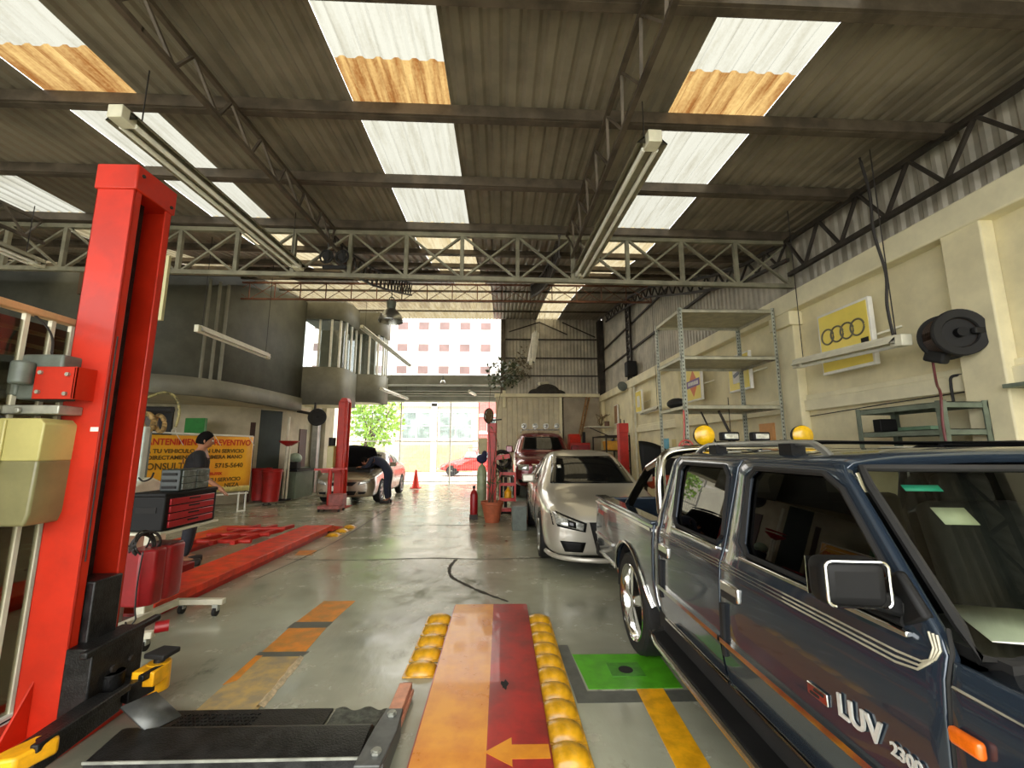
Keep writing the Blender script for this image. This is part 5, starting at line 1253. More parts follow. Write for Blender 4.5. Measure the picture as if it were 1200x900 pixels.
def hair_mb(c, f, s, u, r=.098):
    mb = MB(); rows = []
    for i in range(11):
        a = lerp(-.42, PI/2, i/10); row = []
        for j in range(24):
            b = 2*PI*j/24; x, y, z = math.cos(a)*math.cos(b), math.cos(a)*math.sin(b), math.sin(a)
            k = 1.09 + .015*math.sin(9*b+5*a)
            fr = max(0, math.cos(b)); zz = max(z, -.42 + 1.05*fr**.7)      # hairline rises over the face
            cs = math.sqrt(max(0, 1-zz*zz)) if zz > z else math.cos(a)
            row.append(c + f*(cs*math.cos(b)*r*k - .004) + s*cs*math.sin(b)*r*.84*k + u*zz*r*1.26*k)
        rows.append(row)
    return mb.grid(rows, closed=True)
m_shirt = M('black_tshirt', (17,16,19), .85, var=.15, scale=20)
m_jeans = M('dark_trousers', (38,40,48), .85, var=.15, scale=20)
m_navy = M('navy_overalls', (30,36,56), .85, var=.15, scale=20)
m_shoe = M('work_boots', (34,28,26), .6, var=.2, scale=20)

# mechanic behind the tool chests, turned to the right, right hand lowered in front
px0, py0 = -4.22, 6.1
man = thing('person', 'person in black t-shirt standing behind the tool chests before the yellow banner', 'person', (px0, py0, 0))
fw = V((.85,.5,0)).normalized(); sd = V((-fw.y, fw.x, 0))      # sd points to the person's left
O = V((px0, py0, 0)); G = lambda f_, s_, z_: O + fw*f_ + sd*s_ + V((0,0,z_))
hipz = .92; sh = [G(.05,q*.19,1.44) for q in (-1,1)]
el = [G(.10,-.27,1.18), G(.06,.25,1.17)]; wr = [G(.30,-.27,1.02), G(.26,.20,1.0)]
J, E_ = {}, []
J['pelvis'] = (G(0,0,hipz),(.15,.11)); J['waist'] = (G(0,0,1.08),(.135,.095)); J['chest'] = (G(.02,0,1.30),(.165,.11)); J['neckb'] = (G(.04,0,1.47),(.075,.065)); J['neck'] = (G(.065,0,1.55),.052); J['skull'] = (G(.075,0,1.62),.06)
E_ += [('pelvis','waist'),('waist','chest'),('chest','neckb'),('neckb','neck'),('neck','skull')]
for q, n in ((0,'r'),(1,'l')):
    J[n+'sh'] = (sh[q],.062); J[n+'el'] = (el[q],.043); J[n+'wr'] = (wr[q],.03)
    E_ += [('neckb',n+'sh'),(n+'sh',n+'el'),(n+'el',n+'wr')]
    d = wr[q]-el[q]; hand(J, E_, n, n+'wr', wr[q], d, sd*(1 if q else -1), (0,0,-1))
    s_ = -1 if q == 0 else 1
    J[n+'hip'] = (G(0,s_*.1,.84),.092); J[n+'kn'] = (G(.03,s_*.12,.49),.062); J[n+'an'] = (G(-.01,s_*.13,.10),.042); J[n+'toe'] = (G(.13,s_*.14,.05),.036)
    E_ += [('pelvis',n+'hip'),(n+'hip',n+'kn'),(n+'kn',n+'an'),(n+'an',n+'toe')]
body = skin_mesh('body', J, E_, m_skin, man)
hm, f, s, u, c = head_mb(G(.09,0,1.645), fw + V((0,0,-.18)))
hd_ = link('head', hm, m_skin, man, smooth=80); face_parts(hd_, f, s, u, c)
link('hair', hair_mb(c, f, s, u), m_hair, hd_, smooth=80)
J2 = {'pelvis': (G(0,0,.9),(.165,.125)), 'waist': (G(0,0,1.08),(.15,.11)), 'chest': (G(.02,0,1.30),(.182,.125)), 'neckb': (G(.04,0,1.455),(.088,.076))}
E2 = [('pelvis','waist'),('waist','chest'),('chest','neckb')]
for q, n in ((0,'r'),(1,'l')):
    J2[n+'sh'] = (sh[q],.078); J2[n+'slv'] = (sh[q].lerp(el[q],.75),.068); E2 += [('neckb',n+'sh'),(n+'sh',n+'slv')]
shirt = skin_mesh('tshirt', J2, E2, m_shirt, man)
link('back_print', MB().xf(Matrix()) .prism([(-.09,-.03),(.09,-.03),(.10,.02),(-.06,.04)],'z',-.002,.002).xf(basis(G(-.135,0,1.36), -sd, (0,0,1))), M('print_orange',(190,130,80),.7,var=.2,scale=30), shirt)
J3 = {'pelvis': (G(0,0,.93),(.168,.125))}; E3 = []
for s_, n in ((-1,'r'),(1,'l')):
    J3[n+'hip'] = (G(0,s_*.1,.82),.108); J3[n+'kn'] = (G(.03,s_*.12,.49),.08); J3[n+'an'] = (G(-.01,s_*.13,.12),.064); E3 += [('pelvis',n+'hip'),(n+'hip',n+'kn'),(n+'kn',n+'an')]
skin_mesh('trousers', J3, E3, m_jeans, man)
for s_ in (-1, 1):
    link('boot', MB().obox(G(.05,s_*.135,.045), (.1,.28,.09), (0,0,math.atan2(fw.y,fw.x)-PI/2)), m_shoe, man, bevel=.03, seg=3)

# mechanic bent over the engine of the bronze saloon
bx, by = -3.30, 12.78
ben = thing('person', 'person in navy overalls bending into the engine bay of the bronze saloon', 'person', (bx, by, 0))
O2 = V((bx, by, 0)); H = lambda x, y, z: O2 + V((x, y, z))
J, E_ = {}, []
J['pelvis'] = (H(.02,.02,.93),(.15,.13)); J['waist'] = (H(-.12,.05,1.10),(.135,.11)); J['chest'] = (H(-.33,.08,1.22),(.16,.125)); J['neckb'] = (H(-.50,.09,1.24),(.08,.07)); J['neck'] = (H(-.58,.09,1.22),.052); J['skull'] = (H(-.64,.09,1.19),.06)
E_ += [('pelvis','waist'),('waist','chest'),('chest','neckb'),('neckb','neck'),('neck','skull')]
arms = []
for q, n in ((-1,'r'),(1,'l')):
    a, b_, c_ = H(-.46,.09+q*.18,1.22), H(-.58,.09+q*.22,1.02), H(-.78,.09+q*.14,1.02)
    arms.append((a,b_,c_)); J[n+'sh'] = (a,.06); J[n+'el'] = (b_,.043); J[n+'wr'] = (c_,.03); E_ += [('neckb',n+'sh'),(n+'sh',n+'el'),(n+'el',n+'wr')]
    hand(J, E_, n, n+'wr', c_, c_-b_, (0,q,0), (0,0,-1))
    J[n+'hip'] = (H(.03,.02+q*.1,.85),.095); J[n+'kn'] = (H(.0,.02+q*.12,.48),.064); J[n+'an'] = (H(.05,.02+q*.13,.10),.042); J[n+'toe'] = (H(-.10,.02+q*.14,.05),.036)
    E_ += [('pelvis',n+'hip'),(n+'hip',n+'kn'),(n+'kn',n+'an'),(n+'an',n+'toe')]
skin_mesh('body', J, E_, m_skin, ben)
hm, f, s, u, c = head_mb(H(-.70,.09,1.18), (-.7,0,-.75))
hd_ = link('head', hm, m_skin, ben, smooth=80); face_parts(hd_, f, s, u, c); link('hair', hair_mb(c, f, s, u), m_hair, hd_, smooth=80)
J2 = {k: (J[k][0], (J[k][1][0]+.02, J[k][1][1]+.02)) for k in ('pelvis','waist','chest','neckb')}; E2 = [('pelvis','waist'),('waist','chest'),('chest','neckb')]
for (a,b_,c_), n in zip(arms, 'rl'):
    J2[n+'sh'] = (a,.078); J2[n+'el'] = (b_,.058); J2[n+'cuff'] = (b_.lerp(c_,.85),.044); E2 += [('neckb',n+'sh'),(n+'sh',n+'el'),(n+'el',n+'cuff')]
for n in 'rl':
    J2[n+'hip'] = (J[n+'hip'][0],.115); J2[n+'kn'] = (J[n+'kn'][0],.085); J2[n+'an'] = (J[n+'an'][0]+V((0,0,.02)),.068); E2 += [('pelvis',n+'hip'),(n+'hip',n+'kn'),(n+'kn',n+'an')]
skin_mesh('overalls', J2, E2, m_navy, ben)
for q in (-1, 1): link('boot', MB().obox(H(-.02,.02+q*.135,.045), (.28,.1,.09)), m_shoe, ben, bevel=.03, seg=3)

# ------------------------------------------------------------------ left: banner, bins, machines
bn = thing('banner', 'large yellow advertising banner on a white frame behind the mechanic', 'banner', (-7.0, 10.3, 0))
A, B = V((-7.67,9.2,0)), V((-6.42,11.3,0)); d = (B-A).normalized(); nrm = V((d.y,-d.x,0)); Lb = (B-A).length
m_ban = M('banner_orange_yellow', (244,180,44), .45, var=.05, scale=1.2, col2=(232,150,40))
z0, z1 = .48, 1.90
rows = []
for i in range(13):
    t = i/12; rows.append([A + d*Lb*t + nrm*(.012*math.sin(9*t)+.02) + V((0,0,lerp(z0+.05,z1-.06,j/6))) for j in range(7)])
bs_ = link('banner_sheet', MB().grid(rows), m_ban, bn, solid=.004)
fm = link('banner_frame', MB().bar(A+V((0,0,z1)),B+V((0,0,z1-.04)),.035,.035).bar(A+V((0,0,0)),A+V((0,0,z1)),.035,.035).bar(B+V((0,0,z0)),B+V((0,0,z1-.04)),.035,.035).bar(A+V((0,0,z0)),B+V((0,0,z0-.04)),.035,.035), m_white, bn)
for k in (.02,.09): link('frame_leg', MB().bar(B-d*(k*Lb)+V((0,0,0)),B-d*(k*Lb)+V((0,0,z0)),.03,.03), m_white, fm)
link('frame_foot', MB().bar(B-d*(.02*Lb)+V((0,0,.015)),B-d*(.09*Lb)+V((0,0,.015)),.03,.03), m_white, fm)
m_bt = M('banner_brown_letters', (104,76,24), .5, var=.1); m_br = M('banner_red_letters', (206,60,30), .5, var=.1)
for tx, sz, zz, xx, mt in (('MANTENIMIENTO PREVENTIVO',.20,1.70,.5,m_br),('A TU VEHICULO CON UN SERVICIO',.125,1.50,.5,m_bt),('DIRECTAMENTE DE PRIMERA MANO',.12,1.36,.5,m_bt),
                           ('CONSULTA',.20,1.16,.24,m_bt),('5715-5640',.15,1.16,.78,m_bt),('auto@aulas.com.mx',.13,.98,.5,m_br),('3 AÑOS DE AYUDA A TU SERVICIO',.125,.82,.5,m_bt),('DEL VALLE',.13,.67,.2,m_bt),('NEZA',.13,.69,.82,m_bt)):
    tm = text_mb(tx, sz, .002, bold=.004)
    w = max(p[0] for p in tm.v) - min(p[0] for p in tm.v); lim = 2.3 if xx == .5 else .95
    if w > lim: tm.xf(Matrix.Diagonal((lim/w,1,1,1)))
    link('lettering', tm.xf(basis(A + d*Lb*xx + nrm*.042 + V((0,0,zz-.03*xx)), d, (0,0,1))), mt, bs_)
link('bottom_strip', MB().add([A+d*(Lb*.52)+nrm*.036+V((0,0,.53)),B+nrm*.036+V((0,0,.5)),B+nrm*.036+V((0,0,.63)),A+d*(Lb*.52)+nrm*.036+V((0,0,.65))],[(0,1,2,3)]), M('pale_strip',(232,214,130),.5,var=.12,scale=8), bs_, solid=.002)
for k in (.3,.62,.95): link('tie', MB().bar(A+d*Lb*k+nrm*.03+V((0,0,1.86)),A+d*Lb*(k+.06)+nrm*.05+V((0,0,1.62)),.012,.012), m_white, bn)
link('ring', MB().torus(A+d*Lb*.28+V((0,0,1.93)),.04,.01,nrm,14,6), m_white, fm)
def bin_(label, c, r, h, grp):
    t = thing('bin', label, 'bin', c, grp)
    link('bin_body', MB().lathe([(.001,.04),(r*.8,.04),(r*.98,h*.95),(r*1.04,h),(r*.95,h),(r*.78,.07),(.001,.07)], c, (0,0,1), 24, caps=False), M('red_bin',(170,30,28),.4,var=.1,scale=6), t)
    link('bin_rim', MB().torus((c[0],c[1],h), r*1.02, .015), M('red_bin',(170,30,28)), t)
    for a in (.6,2.2,3.8,5.3):
        w = link('caster', MB().sphere((c[0]+r*.6*math.cos(a),c[1]+r*.6*math.sin(a),.025),.025,8), m_black, t)
bin_('red round bin right of the banner, the nearer of two', (-6.42,12.4,.06), .26, .92, 'red bins by the office block')
bin_('red round bin behind the nearer one, right of the banner', (-6.9,12.75,.06), .26, .94, 'red bins by the office block')
od = thing('oil_drainer', 'tall oil drainer on white poles with red funnel behind the red bins', 'oil drainer', (-6.4,13.0,.06))
link('pole', MB().cyl((-6.4,13.05,.08),(-6.38,13.05,2.5),.035,n=12), m_offwhite, od); link('second_pole', MB().cyl((-6.28,13.0,.08),(-6.27,13.0,1.7),.03,n=12), m_offwhite, od)
link('funnel', MB().lathe([(.06,0),(.26,.12),(.28,.16),(.24,.14),(.05,.03)], (-6.32,13.02,1.62), (0,0,1), 20), M('red_bin',(170,30,28)), od); link('drainer_base', MB().cyl((-6.34,13.03,.06),(-6.34,13.03,.1),.18,n=20), m_blackpl, od)
wbn = thing('work_bench', 'low counter with a dark machine below the brown office panel', 'bench', (-6.35,13.9,.06))
link('counter', MB().box(-6.57,-6.15,13.3,14.6,.86,.92), m_blackpl, wbn); link('counter_front', MB().box(-6.55,-6.2,13.35,14.55,.06,.86), M('green_dado',(104,116,98)), wbn)
gm = thing('bench_grinder', 'pale green dome machine on the low counter', 'machine', (-6.35,13.5,.92))
link('machine_dome', MB().sphere((-6.36,13.55,1.26),.2,16,(1,1,.8)), M('pale_green_enamel',(150,170,150),.4,var=.1), gm); link('machine_body', MB().box(-6.5,-6.22,13.4,13.7,.92,1.16), m_black, gm, bevel=.03)
# black reel on the silver column
lr = thing('hose_reel', 'black hose reel on the silver column left of the far red lift', 'hose reel', (-5.9,14.2,2.5))
reel(lr, (-5.62,13.2,2.50), .26, .18, (.5,-1,0)); link('bracket', MB().bar((-5.75,13.25,2.6),(-6.4,13.6,2.72),.08,.08).bar((-5.7,13.2,2.55),(-5.7,13.2,2.95),.05,.05), m_steel_d, lr)
# far left lift column
fl_ = thing('car_lift', 'red lift column far left in front of the bronze saloon with raised bonnet', 'car lift', (-4.3,11.9,0))
link('column', MB().box(-4.46,-4.26,11.78,12.06,0,2.82).box(-4.26,-4.20,11.78,11.84,0,2.82).box(-4.26,-4.20,12.0,12.06,0,2.82).prism([(-4.46,2.82),(-4.20,2.82),(-4.25,2.93),(-4.38,2.93)],'y',11.78,12.06), m_redlift, fl_, bevel=.01)
link('base_plate', MB().box(-4.62,-4.08,11.66,12.18,0,.02), m_redlift2, fl_); link('lift_arm', MB().bar((-4.3,11.75,.95),(-4.75,11.62,.95),.1,.07), m_redlift2, fl_)
link('power_box', MB().box(-4.62,-4.44,11.6,11.78,1.05,1.62), m_tank, fl_, bevel=.02); link('motor', MB().cyl((-4.53,11.69,1.62),(-4.53,11.69,1.84),.09,n=14), m_black, fl_)
jk = thing('jack_trolley', 'red transmission jack trolley in front of the bronze saloon', 'jack', (-4.23,11.18,0))
link('jack_base', MB().box(-4.53,-3.98,10.98,11.38,.06,.14).box(-4.28,-3.93,11.03,11.33,.14,.42), M('pinkish_red_steel',(160,90,84),.5,var=.15,scale=8), jk, bevel=.015); link('jack_mast', MB().cyl((-4.33,11.18,.14),(-4.33,11.18,1.02),.05,n=14), m_redlift2, jk)
link('jack_head', MB().bar((-4.73,11.18,1.02),(-3.93,11.18,1.04),.08,.05), m_redlift2, jk)
for x, y in ((-4.50,11.02),(-4.50,11.34),(-4.01,11.02),(-4.01,11.34)): link('caster', MB().cyl((x-.015,y,.04),(x+.015,y,.04),.04,n=14), m_black, jk)
# wheel balancer half hidden behind the near lift column
wb = thing('wheel_balancer', 'cream wheel balancer half hidden behind the near red lift column', 'machine', (-5.2,6.6,0))
link('cabinet', MB().prism([(6.2,0),(7.0,0),(7.0,.95),(6.6,1.12),(6.2,1.0)],'x',-5.6,-5.15), m_offwhite, wb, bevel=.03); link('display_post', MB().box(-5.42,-5.24,6.45,6.56,1.0,1.86), M('pale_grey_enamel',(196,206,196),.4,var=.05), wb, bevel=.02)
link('shaft', MB().cyl((-5.15,6.5,.8),(-4.85,6.5,.8),.03,n=12), m_chrome, wb)
link('skirt', MB().prism([(6.02,0),(6.5,0),(6.2,.8),(6.05,.75)],'x',-5.14,-5.115), m_offwhite, wb)
link('calliper_arm', MB().tube(smooth_pts([(-5.2,6.4,1.12),(-5.05,6.3,1.08),(-4.95,6.3,1.12),(-4.92,6.3,1.2)],5),.012,6), m_black, wb)
ct_ = thing('tyre_changer', 'dark tyre changer arm with yellow and black hose above the banner', 'machine', (-6.9,8.5,0))
link('changer_column', MB().box(-7.2,-6.95,8.5,8.75,0,2.2), m_grey, ct_, bevel=.02); link('changer_arm', MB().cyl((-7.15,8.4,2.3),(-6.35,8.4,2.28),.06,n=14), m_black, ct_)
link('hose', MB().tube(smooth_pts([(-6.9,8.4,2.5),(-6.55,8.4,2.62),(-6.3,8.4,2.5),(-6.22,8.4,2.2),(-6.26,8.4,1.95)],5),.025,8), M('ringed_hose',(150,140,90),.5,var=.4,scale=16), ct_)
link('coil_pack', MB().torus((-6.8,8.4,2.05),.16,.05,(.3,1,.2),20,8).torus((-6.6,8.45,2.02),.16,.04,(.5,1,.2),20,8), M('yellowish_coil',(170,140,90),.6,var=.3,scale=14), ct_)
single('green_box', 'bright green panel on the office wall above the banner', 'box', MB().box(-8.05,-7.55,11.1,11.2,1.9,2.32), M('bright_green',(40,130,50),.5,var=.08), bevel=.01)
wl = thing('spare_tyre', 'spare wheel standing against the wheel balancer', 'wheel', (-5.5,5.9,.3))
for ch in (wheel('tyre', wl, (-5.45,5.85,.3), .3, .18, 1, 5, .2),): pass
# glass office corner with railing at the far left
gp = thing('glass_partition', 'glazed office corner with cream bars and tan top rail left of the lift column', 'partition', (-2.76,2.6,0))
link('top_rail', MB().box(-2.78,-2.72,1.2,3.0,2.30,2.345), M('tan_rail',(206,166,120),.5,var=.08,scale=8), gp, bevel=.008)
link('sill', MB().box(-2.79,-2.72,1.2,3.0,0,.03).box(-2.79,-2.72,1.2,3.0,.045,.06), m_white, gp); link('sill_gap', MB().box(-2.78,-2.73,1.2,3.0,.03,.045), m_black, gp)
for y in (2.30,2.455,2.60,2.72,3.0): link('mullion', MB().box(-2.765,-2.74,y-.012,y+.012,.06,2.3), m_offwhite, gp)
link('glass_pane', MB().box(-2.756,-2.750,1.2,3.0,.06,2.26), glass_mat('smoked_glass',(176,172,158)), gp)
for z in (2.05,2.12,2.2): link('blind_slat', MB().box(-4.2,-4.17,1.5,3.4,z,z+.03) if False else MB().box(-2.80,-2.79,1.2,2.98,z,z+.022), m_offwhite, gp)
# counter wall behind the glass, and tan sign behind the lift column
single('hanging_sign', 'blank beige sign panel hanging behind the top of the red lift column', 'sign', MB().box(-3.37,-3.235,4.0,4.03,2.74,3.39), M('beige_panel',(204,196,150),.6,var=.05))
fan = thing('fan', 'small black reel, modelled as a fan, fixed to the ridge truss by the mezzanine corner', 'fan', (-2.12,5.2,3.95))  # fan shape put in place of a black cable reel
for x in (-2.24,-2.04): link('guard', MB().torus((x,5.2,3.96),.085,.012,(.2,1,0),20,6).cyl((x,5.19,3.96),(x,5.26,3.96),.05,n=14).cyl((x,5.2,3.96),(x+.01,5.21,3.96),.08,n=16), m_black, fan)
link('reel_mount', MB().bar((-2.3,5.26,3.84),(-2.0,5.26,3.84),.04,.04), m_black, fan)
# ------------------------------------------------------------------ middle of the hall
pot = thing('potted_plant', 'terracotta pot with a tall thin bare shrub beside the red lift post in mid hall', 'potted plant', (-.18, 9.42, 0))
link('pot', MB().lathe([(.001,0),(.15,0),(.225,.36),(.245,.37),(.245,.43),(.22,.43),(.2,.36),(.001,.34)], (-.18,9.42,0), (0,0,1), 28, caps=False), M('terracotta',(176,92,58),.7,var=.1,scale=8), pot)
rs = random.Random(11); stm = MB(); lf = MB()
for i in range(6):
    x, y = -.18+rs.uniform(-.1,.1), 9.40+rs.uniform(-.08,.06); h = rs.uniform(1.6,2.6) if i < 3 else rs.uniform(.7,1.1)
    pts = [(x,y,.36)] + [(x+rs.uniform(-.12,.16)*(k/4)+.1*k/4, y+rs.uniform(-.12,.03), .36+h*k/4) for k in range(1,5)]
    P = smooth_pts(pts, 4); stm.tube(P, [.012*(1-.7*q/len(P)) for q in range(len(P))], 6)
    for q in range(4 if i < 3 else 14):
        p = P[rs.randrange(len(P)//2, len(P))]
        d = V((rs.uniform(-1,1),rs.uniform(-1,1),rs.uniform(-.2,.8))).normalized(); e = d.cross(V((0,0,1))).normalized()
        L = rs.uniform(.08,.18)
        lf.add([p, p+d*L*.5+e*L*.18, p+d*L, p+d*L*.5-e*L*.18], [(0,1,2,3)])
link('stem', stm, M('twig_bark',(92,70,50),.8,var=.2,scale=20), pot)
lv = link('leaves', lf, M('leaf_green',(92,110,58),.6,var=.25,scale=8), pot, smooth=0)
for label, x, extra in (('red lift post in mid hall beside the terracotta pot', -.2, True), ('red lift post right of the silver saloon against the wall', 2.8, False)):
    t = thing('car_lift', label, 'car lift', (x, 9.75, 0))
    link('column', MB().box(x-.1,x+.1,9.72,9.94,0,2.12).box(x-.11,x+.11,9.70,9.73,1.9,2.12), m_redlift2, t, bevel=.01)
    link('base_plate', MB().box(x-.14,x+.14,9.70,9.98,0,.02), m_redlift2, t)
    link('top_rod', MB().cyl((x-.04,9.8,2.12),(x-.04,9.8,2.22),.012).cyl((x+.04,9.8,2.12),(x+.04,9.8,2.2),.012), m_steel_d, t)
    if extra:
        link('disc_arm', MB().bar((x,9.72,2.18),(x+.22,9.72,2.2),.03,.03).bar((x,9.72,2.0),(x,9.72,2.3),.03,.03), m_steel_d, t)
        link('lift_arm', MB().bar((x-.05,9.68,1.32),(x+.4,9.68,1.38),.08,.1), m_redlift2, t)
mr = thing('convex_mirror', 'round brown convex mirror on top of the red post in mid hall', 'mirror', (-.3,9.65,2.2))
link('mirror_face', MB().lathe([(.001,.04),(.08,.03),(.15,.0),(.165,-.01)], (-.28,9.66,2.28), (-.75,-.65,0), 24, caps=False), M('brown_mirror',(120,98,72),.25,.5,var=.1), mr)
link('mirror_rim', MB().torus((-.28,9.66,2.28), .165, .012, (-.75,-.65,0), 24, 6), m_steel_d, mr); link('stay', MB().bar((-.28,9.67,2.28),(-.25,9.66,2.2),.02,.02), m_steel_d, mr)
single('control_box', 'beige control box on the left side of the red post in mid hall', 'box', MB().box(-.5,-.31,9.7,9.86,1.42,1.78), M('beige_box',(176,164,120),.5,var=.08), bevel=.015)
single('cloth_bundle', 'dark blue cloth bundle hung on the red post below the beige box', 'cloth', MB().sphere((-.42,9.6,1.32),.12,14,(1.0,.7,.85)).sphere((-.36,9.6,1.42),.08,12,(.8,.8,1)), M('dark_blue_cloth',(34,36,66),.85,var=.2,scale=14))
fe = thing('fire_extinguisher', 'red fire extinguisher standing left of the red post behind the terracotta pot', 'fire extinguisher', (-.60,9.85,0))
link('cylinder', MB().lathe([(.001,0),(.08,.0),(.085,.03),(.085,.42),(.06,.5),(.025,.53),(.025,.56)], (-.60,9.85,.1), (0,0,1), 20), m_red, fe); link('valve', MB().box(-.63,-.57,9.83,9.87,.66,.72), m_black, fe); link('stand', MB().box(-.69,-.51,9.76,9.94,0,.1), m_steel_d, fe)
gc = thing('gas_cylinder', 'pale green gas cylinder behind the red post in mid hall', 'gas cylinder', (-.45,10.35,0))
link('bottle', MB().lathe([(.001,0),(.11,0),(.115,.05),(.115,1.0),(.08,1.12),(.03,1.17),(.03,1.24)], (-.45,10.35,0), (0,0,1), 20), M('pale_green_bottle',(150,168,130),.4,var=.1,scale=6), gc); link('valve', MB().cyl((-.45,10.35,1.24),(-.45,10.35,1.3),.025), m_galv, gc)
yb = single('oil_can', 'yellow oil can standing in the red tool trolley', 'can', MB().lathe([(.001,.0),(.08,0),(.08,.17),(.03,.23),(.02,.27)], (.16,9.75,.425), (0,0,1), 18), m_yellow)
rk = thing('tool_trolley', 'red open tool trolley right of the terracotta pot', 'trolley', (.15,10.0,0))
for x in (-.02,.32):
    for y in (9.62,10.18): link('post', MB().box(x-.015,x+.015,y-.015,y+.015,.06,1.0), m_redlift2, rk)
for z in (.2,.42,.75,.98): link('shelf', MB().box(-.03,.33,9.61,10.19,z-.015,z).box(-.03,.33,9.61,9.62,z,z+.05).box(-.03,-.02,9.61,10.19,z,z+.05), m_redlift2, rk)
for x in (-.02,.32):
    for y in (9.62,10.18): link('caster', MB().cyl((x-.012,y,.03),(x+.012,y,.03),.03,n=12), m_black, rk)
eng = thing('engine_block', 'grey engine on a stand between the mid-hall post and the maroon car', 'engine', (.15,10.9,0))
link('block', MB().box(-.05,.3,10.7,11.1,.85,1.25).box(.0,.25,10.75,11.05,1.25,1.4), M('cast_grey',(150,138,120),.5,.4,var=.25,scale=14), eng, bevel=.03); link('pulley', MB().cyl((.05,10.66,1.0),(.05,10.7,1.0),.12,n=20).cyl((.2,10.66,1.1),(.2,10.7,1.1),.07,n=16), m_black, eng)
link('stand', MB().box(-.1,.35,10.6,11.2,0,.06).box(.08,.16,10.85,10.95,.06,.86), m_steel_d, eng)
single('fan_shroud', 'dark round fan shroud behind the red post in mid hall', 'fan', MB().torus((.02,10.5,1.28),.2,.05,(0,1,.2),24,8).cyl((.02,10.5,1.28),(.02,10.56,1.28),.08).bar((-.15,10.52,1.28),(.19,10.52,1.28),.04,.02).bar((.02,10.52,1.1),(.02,10.52,1.46),.02,.04).cyl((.02,10.53,0),(.02,10.53,1.1),.03), m_black)
gb = thing('step_box', 'grey steel box step standing by the rear wheel of the silver saloon', 'box', (.38,8.6,0))
link('box_side', MB().box(.22,.50,8.42,9.1,.0,.44), m_grey, gb, bevel=.008); link('box_top', MB().box(.21,.51,8.41,9.11,.44,.46), M('worn_grey_top',(120,116,108),.5,.3,var=.2,scale=10), gb)
# clutter against the back of the right wall
bn_ = thing('parts_rack', 'dark steel parts rack along the far right wall', 'shelf', (3.4,13.4,0))
for x in (3.1,3.8):
    for y in (12.6,14.4): link('post', MB().box(x-.02,x+.02,y-.02,y+.02,0,1.95), m_steel_d, bn_)
for z in (.5,1.0,1.5,1.94): link('rack_board', MB().box(3.08,3.82,12.58,14.42,z-.03,z), m_steel_d, bn_)
single('parts_bin', 'orange-yellow parts bin on the far parts rack', 'bin', MB().prism([(3.14,1.501),(3.62,1.501),(3.66,1.78),(3.1,1.78)],'y',12.7,13.1), M('orange_yellow',(226,160,40),.4,var=.1), bevel=.02)
single('fluid_bottle', 'blue bottle beside the orange-yellow bin on the far parts rack', 'bottle', MB().lathe([(.001,0),(.1,0),(.1,.2),(.05,.28),(.03,.34)], (3.5,13.4,1.501), (0,0,1), 16), M('blue_plastic',(40,70,150),.4,var=.08))
single('fluid_bottle', 'white bottle at the end of the far parts rack', 'bottle', MB().lathe([(.001,0),(.09,0),(.09,.18),(.045,.25),(.03,.3)], (3.62,13.75,1.501), (0,0,1), 16), m_white)
rt = thing('tool_chest', 'tall red tool chest against the taupe wall behind the maroon car', 'tool chest', (2.65,14.6,0))
link('chest_body', MB().box(2.3,3.0,14.4,14.9,.1,1.75), m_redlift2, rt, bevel=.02); link('top_box', MB().prism([(14.4,1.75),(14.9,1.75),(14.9,2.05),(14.6,2.05)],'x',2.32,2.7), m_redlift2, rt, bevel=.015)
for i in range(6): link('drawer', MB().box(2.34,2.96,14.385,14.4,.2+i*.25,.42+i*.25), m_red, rt, bevel=.005)
for x in (2.36,2.94): 
    for y in (14.5,14.8): link('caster', MB().cyl((x-.02,y,.05),(x+.02,y,.05),.05,n=12), m_black, rt)
single('radio_mast', 'short black speaker on top of the tall red tool chest', 'speaker', MB().box(2.78,2.88,14.55,14.65,1.752,2.12), m_black, bevel=.02)
ws_ = thing('wall_shelf', 'small cream wall shelf with clutter in the far right corner', 'shelf', (3.6,15.3,2.4))
link('shelf_board', MB().box(2.95,3.86,14.6,15.2,2.28,2.32), m_offwhite, ws_); link('shelf_bracket', MB().bar((3.86,14.9,1.95),(3.1,14.9,2.28),.03,.03), m_steel_d, ws_)
single('dried_plant', 'small dried plant on the cream shelf in the far right corner', 'plant', (lambda mb: [mb.tube(smooth_pts([(3.5,14.9,2.32),(3.5+rs.uniform(-.15,.15),14.9+rs.uniform(-.1,.1),2.55),(3.5+rs.uniform(-.35,.35),14.9+rs.uniform(-.2,.2),2.75)],3),.012,5) for _ in range(9)] and mb)(MB()), M('dry_leaf',(110,92,60),.8,var=.2,scale=10))
single('paint_can', 'dark can under the plant on the cream corner shelf', 'can', MB().cyl((3.7,14.85,2.321),(3.7,14.85,2.5),.09,n=16), M('brown_can',(100,70,50),.5,var=.1))
ld = thing('ladder', 'yellowish wooden ladder leaning in the far right corner', 'ladder', (2.6,15.7,0))
for q in (0,.4): link('rail', MB().bar((2.35+q*.3,15.35-q*.0+q,.0),(3.25,16.05,3.5) if q == 0 else (3.37,16.1,3.5),.05,.08), m_wood, ld)
for i in range(9):
    t = (i+1)/10; link('rung', MB().cyl(V((2.35,15.35,0)).lerp(V((3.25,16.05,3.5)),t), V((2.47,15.75,0)).lerp(V((3.37,16.1,3.5)),t), .018, n=8), m_wood, ld)
bh = thing('car_bonnet', 'black bonnet propped upright beside the red post by the right wall', 'bonnet', (3.05,8.3,0))
rows = []
for i in range(9):
    t = i/8; rows.append([(2.72+.8*s, 8.2+.25*t+.05*math.sin(PI*t)-.1*s, .85+.84*t*math.sqrt(max(0,1-.86*s*s))) for s in [k/10 for k in range(11)]])
